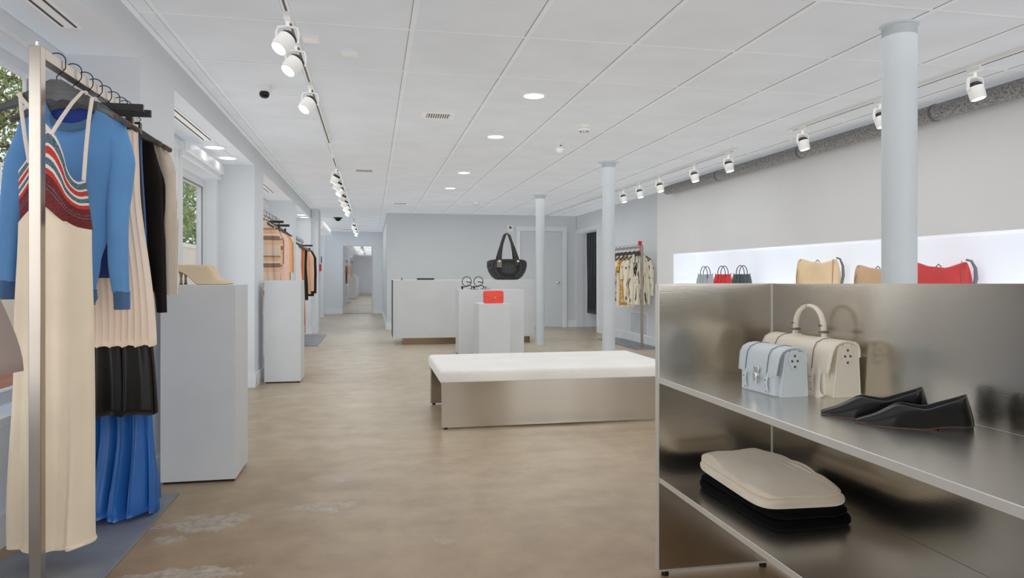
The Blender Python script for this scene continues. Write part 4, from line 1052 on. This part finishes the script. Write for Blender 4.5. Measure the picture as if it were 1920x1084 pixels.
# ---------------- shoes
def shoe(name, label, cat, loc, rz, L, wt, z0t, ht, ot, m, msole, inner, group=None, open_back=False, heel=None, t_open=.36, sole_t=.003, heelblock=None, rake=0):
    o = thing(name, label, cat, loc, rz, group)
    NT_ = 48; K = 9; out = []; inn = []; N_ = NT_
    f = MB(); rows = []
    for i in range(NT_ + 1):
        t = i / NT_; x = L * t; w = smooth_tab(wt, t); z0 = smooth_tab(z0t, t) + sole_t; h = smooth_tab(ht, t); op = smooth_tab(ot, t)
        row = []
        half = []
        for k in range(K + 1):
            s = k / K; a = s * PI / 2
            half.append((op + (w - op) * max(0, math.cos(a)) ** .75, z0 + h * math.sin(a) ** .9))
        bk = lambda z: x - rake * t ** 9 * max(0, (z - z0) / max(h, .001)) ** 1.3
        for y, z in half: row.append((bk(z), -y, z))
        # inner side going down
        innr = [(max(op - .002, 0), z0 + h - .001), (max(op * .95, .0), z0 + h * .5), (max(op * .9, 0), z0 + .006), (0, z0 + .005)]
        row2 = [(bk(z), -y, z) for y, z in innr]
        full = row + row2 + [(bk(z), y, z) for y, z in innr[::-1][1:]] + [(bk(z), y, z) for y, z in half[::-1]]
        rows.append(full)
    f.cur = 0; ids = [[f.vert(p) for p in r] for r in rows]; n_ = len(ids[0])
    for a, b_ in zip(ids, ids[1:]):
        for i in range(n_ - 1):
            f.cur = 1 if K + 1 <= i <= n_ - K - 3 else 0
            f.face((a[i], a[i + 1], b_[i + 1], b_[i]))
    f.cur = 0
    f.face(ids[0][::-1])
    if open_back:
        f.face(ids[-1][:])
    else: f.face(ids[-1])
    f.build('upper', [m, inner], o, local=True, smooth=55)
    # rim tube around the opening; on the flats its lighter grey paints a highlight
    for s in (-1, 1):
        f = MB(); ti = [k / 40 for k in range(41) if smooth_tab(ot, k / 40) > .002]
        f.tube([(L * t - rake * t ** 9, s * smooth_tab(ot, t), smooth_tab(z0t, t) + sole_t + smooth_tab(ht, t)) for t in ti], .0013, 6); f.build('topline_edge', m if cat != 'shoe' or 'mule' in name else mat('edge_leather', (60, 60, 60), .3), o, local=True)
    f = MB(); rings = []
    for i in range(NT_ + 1):
        t = i / NT_; w = smooth_tab(wt, t) + .001; z0 = smooth_tab(z0t, t); x = L * t
        rings.append([(x, -w, z0), (x, w, z0), (x, w, z0 + sole_t), (x, -w, z0 + sole_t)])
    f.loft(rings); f.build('sole', msole, o, local=True)
    if heel:
        hx, hr, hz_ = heel
        f = MB(); f.lathe([(hr * .95, .004), (hr * .8, .02), (hr * .62, hz_ * .45), (hr * .95, hz_ * .8), (hr * 1.7, hz_)], (hx, 0, 0), 20); f.build('heel', mat('heel_olive', (142, 124, 98), .45), o, local=True)
        f = MB(); f.lathe([(hr, 0), (hr, .005)], (hx, 0, 0), 16); f.build('heel_tip', BLACK, o, local=True)
    if heelblock:
        f = MB(); rings = []
        for k in range(9):
            t = .70 + .29 * k / 8; w = smooth_tab(wt, t) - .001; z1 = smooth_tab(z0t, t); rings.append([(L * t, -w, 0), (L * t, w, 0), (L * t, w, z1), (L * t, -w, z1)])
        f.loft(rings); f.build('heel', BLACK, o, local=True)
    return o
FLATM = mat('black_leather', (5, 5, 5), .2, spec=.4); FIN = mat('black_lining', (12, 11, 11), .6)
wt = [(0, .017), (.02, .021), (.12, .0285), (.32, .038), (.5, .036), (.75, .029), (.92, .0275), (.975, .021), (1, .009)]
z0 = [(0, .002), (.1, 0), (.6, .0), (.78, .010), (1, .012)]
ht = [(0, .006), (.03, .011), (.18, .028), (.36, .056), (.45, .051), (.6, .046), (.8, .056), (1, .073)]
ot = [(0, 0), (.34, 0), (.40, .022), (.55, .032), (.75, .026), (.92, .021), (.98, .013), (1, .004)]
TANS = mat('tan_sole', (88, 52, 36), .5)
ang = math.atan2(1.475 - 1.615, 1.44 - 1.235)
s1 = shoe('flat_shoe', 'black pointed leather flat shoe nearer the shelf edge', 'shoe', (1.237, 1.628, .748), ang, .262, wt, z0, ht, ot, FLATM, TANS, FIN, 'pair of black leather flats', heelblock=True, sole_t=.0018, rake=.016)
s2 = copy_tree(s1, (1.215, 1.742, .748), ang + R(3), 'black pointed leather flat shoe beside the cream satchel')
# beige mules on the first pedestal, toes to the right
MULE = mat('beige_suede', (216, 196, 166), .7, var=.03, bump=.1, bscale=200)
wt = [(0, .014), (.03, .019), (.15, .028), (.35, .037), (.55, .034), (.8, .028), (.95, .028), (1, .024)]
z0 = [(0, .003), (.06, 0), (.59, 0), (.65, .010), (.72, .034), (.78, .049), (.86, .064), (1, .080)]
tot = [(0, .008), (.04, .019), (.12, .023), (.20, .030), (.26, .044), (.30, .074), (.345, .103), (.4, .107), (1, .107)]
ht = [(k / 60, lerp_tab(tot, k / 60) - lerp_tab(z0, k / 60)) for k in range(61)]
ot = [(0, 0), (.33, 0), (.42, .018), (.6, .023), (.9, .022), (1, .020)]
m1 = shoe('heeled_mule', 'beige suede heeled mule nearer the front of the pedestal', 'shoe', (-.782, 4.19, 1.08), R(180), .282, wt, z0, ht, ot, MULE, BLACK, mat('mule_lining', (196, 150, 118), .6), 'pair of beige heeled mules', heel=(.258, .009, .070), sole_t=.002)
m2 = copy_tree(m1, (-.795, 4.33, 1.08), R(178), 'beige suede heeled mule standing just behind its mate')

# strappy sandals on the wide plinth
def sandal(loc, label):
    o = thing('strappy_sandal', label, 'sandal', loc, 0, 'pair of black strappy sandals')
    f = MB(); rings = []
    for k in range(17):
        t = k / 16; x = -.12 + .25 * t; w = interp([(0, .024), (.3, .026), (.7, .038), (.92, .03), (1, .012)], t); z = interp([(0, .045), (.3, .035), (.55, .004), (1, .004)], t)
        rings.append([(x, -w, z), (x, w, z), (x, w, z + .006), (x, -w, z + .006)])
    f.loft(rings); f.build('sole', BLACK, o, local=True)
    f = MB(); f.tube([(-.105 + .0, 0, 0), (-.105, 0, .045)], [.008, .018], 10); f.build('heel', BLACK, o, local=True)
    f = MB(); f.tube([(-.04 + .066 * math.cos(a), .0, .115 + .07 * math.sin(a)) for a in [2 * PI * k / 28 for k in range(29)]], .0055, 6); f.build('ankle_strap', BLACK, o, local=True)
    f = MB(); f.tube([(.02, -.036, .01), (.03, -.03, .03), (.035, 0, .045), (.03, .03, .03), (.02, .036, .01)], .006, 6); f.tube([(.06, -.036, .01), (.075, 0, .035), (.06, .036, .01)], .006, 6)
    f.tube([(-.05, -.012, .115), (-.01, -.012, .105), (.02, -.01, .1)], .007, 6); f.build('toe_strap', BLACK, o, local=True)
    f = MB(); f.tube([(-.09, -.03, .03), (-.02, -.034, .07), (.06, -.034, .03)], .005, 6); f.build('side_strap', BLACK, o, local=True)
    f = MB(); f.loft([[(-.1, -.02, .052), (-.1, .02, .052), (-.1, .02, .056), (-.1, -.02, .056)], [(.0, -.03, .016), (.0, .03, .016), (.0, .03, .03), (.0, -.03, .03)], [(.1, -.028, .011), (.1, .028, .011), (.1, .028, .014), (.1, -.028, .014)]]); f.build('insole', WHITE2, o, local=True)
    return o
sandal((1.375, 10.08, .93), 'left black strappy sandal on the wide white plinth')
sandal((1.545, 10.08, .93), 'right black strappy sandal, next to the red bag')

# red box bag
o = thing('box_bag', 'small bright red box bag with round clasp on the low pedestal', 'handbag', (1.575, 9.22, .765))
REDL = mat('red_leather', (226, 62, 44), .35, var=.05, vscale=20)
f = MB(); hw, H = .13, .165
pol = []
for (cx, cz, s) in ((hw - .025, H - .025, 0), (-hw + .025, H - .025, 1), (-hw + .02, .02, 2), (hw - .02, .02, 3)):
    rd = .025 if s < 2 else .02
    for k in range(6): a = PI / 2 * (s + k / 5); pol.append((cx + rd * math.cos(a), cz + rd * math.sin(a)))
f.prism(pol, -.05, .05, 'y'); f.build('body', REDL, o, local=True, bevel=.006, seg=3)
f = MB(); f.prism([(-hw + .004, H - .01), (hw - .004, H - .01), (hw - .004, H * .62), (.03, H * .36), (-.01, H * .36), (-hw + .004, H * .62)][::-1], -.056, -.050, 'y'); f.build('flap', mat('red_leather_flap', (232, 74, 54), .35), o, local=True, bevel=.002)
f = MB(); f.lathe([(.012, 0), (.012, -.004), (.004, -.007)], (.018, -.056, H * .45), 20, 'y'); f.build('clasp', mat('brass', (206, 176, 110), .25, metal=1), o, local=True)
f = MB(); f.tube([(-hw + .01, -.052, H * .3), (-.03, -.054, H * .42)], .002, 6); f.tube([(-hw + .03, -.053, H * .2), (-.06, -.054, H * .75)], .0018, 6); f.build('stitched_piping', mat('red_piping', (240, 110, 90), .4), o, local=True)

# woven tote on the counter
o = thing('woven_tote', 'large black woven tote bag with tall leather handles on the counter', 'tote bag', (2.26, 11.85, 1.06))
m = mat('black_raffia', (40, 40, 42), .6); n = NT(m)
w1 = n.add('ShaderNodeTexVoronoi', Scale=46.0, Randomness=.15); n.link(n.coord((1, 1, 1.6)), w1.inputs['Vector'])
n.link(n.ramp(w1.outputs['Distance'], [(.12, (150, 148, 144)), (.32, (58, 58, 60)), (.6, (16, 16, 17))]), n.b.inputs['Base Color']); n.bump(w1.outputs['Distance'], 1.0, .02)
f = MB(); rings = []
for (z, a, b_) in ((0, .17, .10), (.012, .21, .12), (.06, .27, .14), (.14, .32, .15), (.23, .345, .15), (.31, .345, .14), (.335, .335, .13), (.335, .325, .12), (.30, .32, .12), (.12, .28, .12)):
    rings.append([(a * math.copysign(abs(math.cos(t)) ** .75, math.cos(t)), b_ * math.copysign(abs(math.sin(t)) ** .75, math.sin(t)), z + (.018 * (1 - abs(math.cos(t)) ** 2) if z > .25 else 0) - (0.02 * abs(math.cos(t)) ** 6 if z > .25 else 0)) for t in [2 * PI * k / 56 for k in range(56)]])
f.loft(rings); f.build('basket_body', m, o, local=True, smooth=70)
LH = mat('black_handle_leather', (26, 25, 25), .35)
for s, mm_ in ((-1, LH), (1, LH)):
    f = MB(); pts = []
    base = [(-.16, .22), (-.155, .33), (-.13, .48), (-.09, .64), (-.05, .76), (.0 - .01, .805), (.03, .76), (.08, .62), (.12, .48), (.155, .33), (.165, .24)]
    yb = -.15 if s < 0 else .15
    for x, z in base:
        q = max(0, (z - .3) / .5); pts.append((x + (.02 if s > 0 else 0), yb * (1 - .9 * q ** .7), z))
    f.tube(pts, [.042, .042, .034, .026, .02, .018, .02, .026, .034, .042, .042], 8, .004, ref=(1, 0, 0)); f.build('handle', mm_, o, local=True, smooth=60)
f = MB()
for x in (-.155, .165): f.lathe([(.02, 0), (.02, -.008), (.006, -.012)], (x, -.155, .315), 18, 'y')
f.build('rivet', mat('silver_stud', (225, 222, 214), .3, metal=.6), o, local=True)
f = MB(); f.box(-.2, -.115, -.158, -.150, .21, .325); f.build('leather_tab', mat('grey_tab', (120, 112, 104), .5), o, local=True, bevel=.002)
f = MB(); f.tube([(-.11 + .22 * k / 10, -.155 - .01 * math.sin(PI * k / 10), .06 - .035 * math.sin(PI * k / 10)) for k in range(11)], .006, 6); f.build('strap_end', LH, o, local=True)

# ---------------- folded knits on the lower shelf
def folded(label, m, x0, y0, wx, wy, z, h, rz, layers=2, top=0.0, name='folded_sweater', slope=0):
    o = thing(name, label, 'sweater', (x0, y0, z), rz)
    N = 40
    for q in range(layers):
        hh = h / layers; zb = hh * q; f = MB(); ids = []
        ins = (.0, .008)[q % 2] if layers > 1 else 0
        prof = []
        for k in range(9):
            a = -PI / 2 + PI * k / 8; prof.append((math.cos(a), math.sin(a)))
        rings = []
        for (c, s) in prof:
            rr = hh / 2; ring = []
            for k in range(N * 2):
                a = 2 * PI * k / (N * 2)
                ex = math.copysign(abs(math.cos(a)) ** .3, math.cos(a)); ey = math.copysign(abs(math.sin(a)) ** .3, math.sin(a))
                x = ex * (wx / 2 - ins - rr + rr * c); y = ey * (wy / 2 - ins - rr + rr * c)
                sag = 1 - .28 * max(0, (abs(ex) ** 4 + abs(ey) ** 4) / 2) * (s > 0) * (q == layers - 1)
                nz_ = noise.noise(Vector((x * 11 + q * 3, y * 11, q))) * .013 * (1 if s > -.5 else 0)
                ring.append((x + nz_ * .8, y + nz_ * .6, max(0, zb + rr + rr * s * sag + nz_ * (1 if (q or s > 0) else 0) + (slope * y if (s > 0 and q == layers - 1) else 0))))
            rings.append(ring)
        # fill top with inner rings
        topr = rings[-1]; cx = sum(p[0] for p in topr) / len(topr); cy = sum(p[1] for p in topr) / len(topr)
        for t in (.8, .55, .3, .08):
            ring = []
            for p in topr:
                x = cx + (p[0] - cx) * t; y = cy + (p[1] - cy) * t
                ring.append((x, y, zb + hh + noise.noise(Vector((x * 10, y * 10, q + 5))) * .006 + (top * (1 - t) if q == layers - 1 else 0) + (slope * y if q == layers - 1 else 0)))
            rings.append(ring)
        f.loft(rings); f.build('fold_layer', m, o, local=True, smooth=75)
    return o
folded('black folded knit sweater underneath the cream one on the lower shelf', mat('black_wool_knit', (7, 7, 7), .95, spec=.1, bump=.3, bscale=300), 1.29, 2.125, .295, .50, .372, .062, R(2), 2)
ck = mat('oatmeal_knit', (212, 200, 182), .95, sheen=.3, var=.03, bump=.35, bscale=400)
o = folded('cream folded hooded knit sweater on top of the black one', ck, 1.285, 2.135, .30, .50, .4345, .056, R(-3), 2, .006, slope=.045)
f = MB()
for k in range(3):
    pts = []
    for i in range(14):
        t = i / 13; pts.append((.118 - .016 * k + .014 * math.sin(2.6 * t + k), -.14 + .24 * t, .050 + .045 * (-.14 + .24 * t) + .008 * math.sin(PI * t) - .002 * k))
    f.tube(pts, [.002 + .006 * math.sin(PI * i / 13) for i in range(14)], 8, [.002 + .004 * math.sin(PI * i / 13) for i in range(14)])
f.build('hood_fold', ck, o, local=True, smooth=80)

# ---------------- bags in the lit niche
def mini_tote(loc, rz, m, label):
    o = thing('small_tote', label, 'handbag', loc, rz, 'small totes in the lit niche')
    f = MB(); rings = []
    for (z, a, b_) in ((0, .125, .055), (.005, .13, .06), (.09, .12, .05), (.165, .105, .032)):
        rings.append([(a * math.copysign(abs(math.cos(t)) ** .4, math.cos(t)) * (1 + (.1 if z > .1 else 0) * math.copysign(1, math.cos(t)) * .0), b_ * math.copysign(abs(math.sin(t)) ** .5, math.sin(t)) - .012 * math.cos(3 * t) * (z / .165), z) for t in [2 * PI * k / 40 for k in range(40)]])
    f.loft(rings); f.build('body', m, o, local=True, smooth=60)
    for s in (-1, 1):
        f = MB(); f.tube([(-.055, s * .04, .10)] + [(.055 * -math.cos(a), s * .035, .165 + .105 * math.sin(a)) for a in [PI * k / 16 for k in range(17)]] + [(.055, s * .04, .10)], .006, 8); f.build('handle', mat('grey_handle', (98, 102, 106), .4), o, local=True)
    f = MB()
    for x in (-.055, 0, .055): f.tube([(x, -.062, .004), (x * .9, -.058, .08), (x * .7, -.045, .16)], .004, 6)
    f.build('pleat', m, o, local=True)
    f = MB()
    for s in (-1, 1): f.tube([(s * .1, 0, .15), (s * .118, 0, .175)], .005, 6)
    f.build('side_knot', mat('grey_handle', (98, 102, 106), .4), o, local=True)
    return o
NB = NZ0 + .004
bz = R(-60)
mini_tote((4.43, 8.86, NB), bz, mat('silver_grey_leather', (166, 174, 178), .4), 'silver grey small tote with ring handles, first in the lit niche')
mini_tote((4.43, 8.37, NB), bz, mat('bright_red_leather', (208, 42, 48), .4), 'bright red small tote between the grey and dark green ones')
mini_tote((4.43, 7.9, NB), bz, mat('dark_green_leather', (66, 78, 74), .4), 'dark green grey small tote, right of the red small tote')
def slouch(loc, rz, w, h, m, label, strapm, dip=.2, group='slouchy bags in the lit niche'):
    o = thing('slouchy_bag', label, 'handbag', loc, rz, group)
    f = MB(); N = 40; M_ = 18; rows = []
    for j in range(M_ + 1):
        v = j / M_; row = []
        for i in range(N):
            t = 2 * PI * i / N; u = math.cos(t)
            top = h * (1 - dip * (1 - abs(u) ** 1.5) + .04 * math.sin(3 * u + w * 9) - .14 * abs(u) ** 8); a = w / 2 * (1.0 - .1 * v + .05 * math.sin(PI * v))
            th = .085 * (1 - v) ** .6 + .012; 
            x = a * math.copysign(abs(u) ** .7, u); y = th * math.copysign(abs(math.sin(t)) ** .8, math.sin(t)) + .01 * math.sin(6 * u + 4 * v)
            row.append((x, y, top * v))
        rows.append(row)
    f.loft(rows); f.build('body', m, o, local=True, smooth=70)
    f = MB()
    for s in (-1, 1): f.tube([(s * w * .40, -.075, .0), (s * w * .41, -.07, h * .4), (s * w * .37, -.02, h * .97)], .003, 6)
    f.build('seam', mat('seam_brown', (140, 100, 70), .6), o, local=True)
    f = MB(); f.tube([(w * .42, 0, h * 1.0), (w * .5, 0, h * .96), (w * .56, 0, h * .75), (w * .57, 0, h * .45), (w * .53, 0, .05)], [.008, .01, .013, .016, .014], 8, .006); f.build('shoulder_strap', strapm, o, local=True)
    f = MB(); f.tube([(-.02, 0, h * (1 - dip)), (0, 0, h * (1 - dip) + .022), (.02, 0, h * (1 - dip))], .005, 6); f.build('zip_pull', mat('grey_handle', (98, 102, 106), .4), o, local=True)
    return o
GS = mat('slate_strap', (110, 118, 126), .5)
sb = R(-62)
slouch((4.44, 6.42, NB), sb, .46, .325, mat('beige_grain', (228, 200, 160), .5, var=.04), 'pale beige slouchy leather bag in the lit niche', GS, .12)
slouch((4.44, 5.55, NB), sb, .42, .25, mat('tan_grain', (198, 166, 130), .5, var=.05), 'tan slouchy leather bag just left of the thick column', GS, .16)
slouch((4.44, 4.86, NB), sb, .46, .27, mat('red_grain', (196, 52, 52), .4, var=.06), 'red slouchy leather bag just right of the thick column', GS, .2)

# ================================================================= OUTSIDE THE WINDOWS
m = mat('brick_paving', (150, 92, 72), .85); n = NT(m)
bk = n.add('ShaderNodeTexBrick', Scale=4.0); n.link(n.coord(), bk.inputs['Vector'])
bk.inputs['Color1'].default_value = lin((166, 104, 82)); bk.inputs['Color2'].default_value = lin((140, 84, 66)); bk.inputs['Mortar'].default_value = lin((130, 116, 104))
n.link(bk.outputs[0], n.b.inputs['Base Color'])
struct('ground_outside', MB().box(-30, -1.75, -20, 40, -.25, -.12), m)
o = thing('garden_wall', 'cream rendered garden wall outside beyond the brick paving', 'wall', (-5.6, 14, -.12))
MB().box(-5.7, -5.5, 3, 34, -.12, 1.99).build('wall_body', mat('cream_render', (226, 222, 206), .9), o)
MB().box(-5.75, -5.45, 3, 34, 1.99, 2.1).build('coping', mat('render_coping', (234, 232, 224), .8), o)
o = thing('railing', 'white metal railing seen through the front window', 'railing', (-5.6, 8, 2.1))
f = MB(); f.box(-5.62, -5.58, 4.0, 12.4, 2.82, 2.87); f.box(-5.615, -5.585, 4.0, 12.4, 2.66, 2.69); f.box(-5.615, -5.585, 4.0, 12.4, 2.18, 2.21); f.build('rail', WHITE2, o)
f = MB()
for k in range(56): f.box(-5.61, -5.59, 4.05 + k * .15, 4.065 + k * .15, 2.2, 2.84)
f.build('baluster', WHITE2, o)
f = MB()
for y in (4.0, 8.2, 12.4): f.box(-5.64, -5.56, y - .04, y + .04, 2.1, 2.92)
f.build('post', WHITE2, o)
LEAF = []
for nm, c1, c2 in (('leaf_green', (92, 116, 70), (150, 168, 112)), ('leaf_light', (96, 120, 66), (160, 176, 112))):
    m = mat(nm, c1, .6); n = NT(m); z = n.add('ShaderNodeTexNoise', Scale=2.5); n.link(n.coord(), z.inputs['Vector']); n.link(n.ramp(z.outputs[0], [(.35, c1), (.65, c2)]), n.b.inputs['Base Color']); LEAF.append(m)
BARK = mat('bark', (92, 78, 66), .9)
def tree(x, y, h, r, zc, nleaf, label, mi=0, size=.10):
    o = thing('tree', label, 'tree', (x, y, -.12)); rnd = random.Random(int(x * 13 + y * 7))
    f = MB(); f.tube([(x, y, -.12), (x + .1, y, h * .4), (x, y + .1, zc)], [.16, .12, .07], 10); f.build('trunk', BARK, o)
    f = MB(); cl = []
    for k in range(24):
        a = rnd.uniform(0, 2 * PI); rr = r * rnd.uniform(.3, .95); e = (x + rr * math.cos(a), y + rr * math.sin(a), zc + r * rnd.uniform(-.75, .8)); cl.append(e)
        f.tube([(x, y, zc - r * .4), ((x + e[0]) / 2, (y + e[1]) / 2, (zc - r * .2 + e[2]) / 2 + .1), e], [.05, .03, .01], 5)
    f.build('branch', BARK, o)
    f = MB()
    for k in range(nleaf):
        c = rnd.choice(cl); s = r * .28
        p = Vector((rnd.gauss(c[0], s), rnd.gauss(c[1], s), rnd.gauss(c[2], s * .8)))
        if p.x > -2.6: continue
        a = Vector((rnd.gauss(0, 1), rnd.gauss(0, 1), rnd.gauss(0, 1))).normalized(); b_ = a.cross(Vector((rnd.gauss(0, 1), rnd.gauss(0, 1), rnd.gauss(0, 1)))).normalized(); q = size * rnd.uniform(.6, 1.2)
        f.quad(p - a * q, p - b_ * q * .5, p + a * q, p + b_ * q * .5)
    f.build('foliage', LEAF[mi], o)
tree(-8.2, 16.8, 6, 1.8, 4.6, 5500, 'leafy tree seen through the big front window', 0, .06)
tree(-6.4, 12.9, 6, 1.1, 4.6, 6000, 'thin branched young tree closer to the front window', 1, .035)
tree(-8.2, 23.6, 6, 2.3, 3.4, 7000, 'leafy tree seen through the street door glass', 1, .09)
tree(-8.4, 31.0, 6, 3.0, 3.2, 5000, 'far leafy tree beyond the street door', 0, .14)

# ================================================================= LIGHT
w = bpy.data.worlds.new('World'); bpy.context.scene.world = w; w.use_nodes = True
bg = w.node_tree.nodes['Background']; bg.inputs[0].default_value = lin((236, 241, 248)); bg.inputs[1].default_value = 1.15
def area(name, loc, sx, sy, power, rot=(0, 0, 0), col=(1, 1, 1), cast=True, spread=180):
    l = bpy.data.lights.new(name, 'AREA'); l.shape = 'RECTANGLE'; l.size = sx; l.size_y = sy; l.energy = power; l.color = col; l.spread = R(spread)
    o = bpy.data.objects.new(name, l); C.objects.link(o); o.location = loc; o.rotation_euler = rot; l.use_shadow = cast
    return o
for i, (y, p) in enumerate(((.5, 23), (4.4, 29), (8.3, 34), (12.3, 44))):
    area('ceiling_wash', (1.5, y, CEIL - .06), 4.6, 3.4, p, col=(1, .985, .96))  # broad unseen panels added under the ceiling for even light
area('corridor_wash', (-.5, 18.2, CEIL - .06), 1.2, 5.5, 22)
area('window_light', (2.5, FRONT + .1, 1.4), 3.8, 1.7, 64, (R(90), 0, 0), (.95, .98, 1))  # added fill light in front of the closed front wall, no window there
for (y, p) in ((1.4, 11), (6.0, 8), (9.5, 7), (12.8, 7)): area('bay_daylight', (XW + .03, y, 1.35), 1.4, 2.4, p, (0, R(-90), 0), (.93, .97, 1))
for y in (1.5, 3.72, 4.55, 5.5, 6.8, 7.6, 8.6, 9.3):
    l = bpy.data.lights.new('niche_spot', 'SPOT'); l.energy = 9; l.spot_size = R(58); l.spot_blend = .9; l.shadow_soft_size = .035; l.color = (1, .96, .9)
    o = bpy.data.objects.new('niche_spot', l); C.objects.link(o); o.location = (3.7, y, CEIL - .26); o.rotation_euler = (0, R(26), 0)
def sun(name, rot, e, shadow, ang=40):
    l = bpy.data.lights.new(name, 'SUN'); l.energy = e; l.angle = R(ang); l.use_shadow = shadow
    o = bpy.data.objects.new(name, l); C.objects.link(o); o.rotation_euler = rot; return o
sun('ceiling_bounce', (R(180), 0, 0), 1.1, False)  # added shadowless sun pointing up, brightens ceiling and undersides
sun('soft_fill', (R(78), 0, R(-25)), .35, False)

# ================================================================= CAMERA
cam = bpy.data.cameras.new('Camera'); co = bpy.data.objects.new('Camera', cam); C.objects.link(co)
co.location = (0, 0, EYE); co.rotation_euler = (R(90), 0, -YAW)
cam.sensor_width = 36; cam.lens = F / 1920 * 36; cam.shift_x = 0; cam.shift_y = -(542 - HY) / 1920
cam.clip_start = .02; cam.clip_end = 200
sc = bpy.context.scene; sc.camera = co
sc.view_settings.view_transform = 'Standard'; sc.view_settings.look = 'None'; sc.view_settings.exposure = 0; sc.view_settings.gamma = 1
sc.cycles.use_denoising = True
sc.cycles.max_bounces = 10; sc.cycles.diffuse_bounces = 5; sc.cycles.glossy_bounces = 4; sc.cycles.transmission_bounces = 6; sc.cycles.sample_clamp_indirect = 4
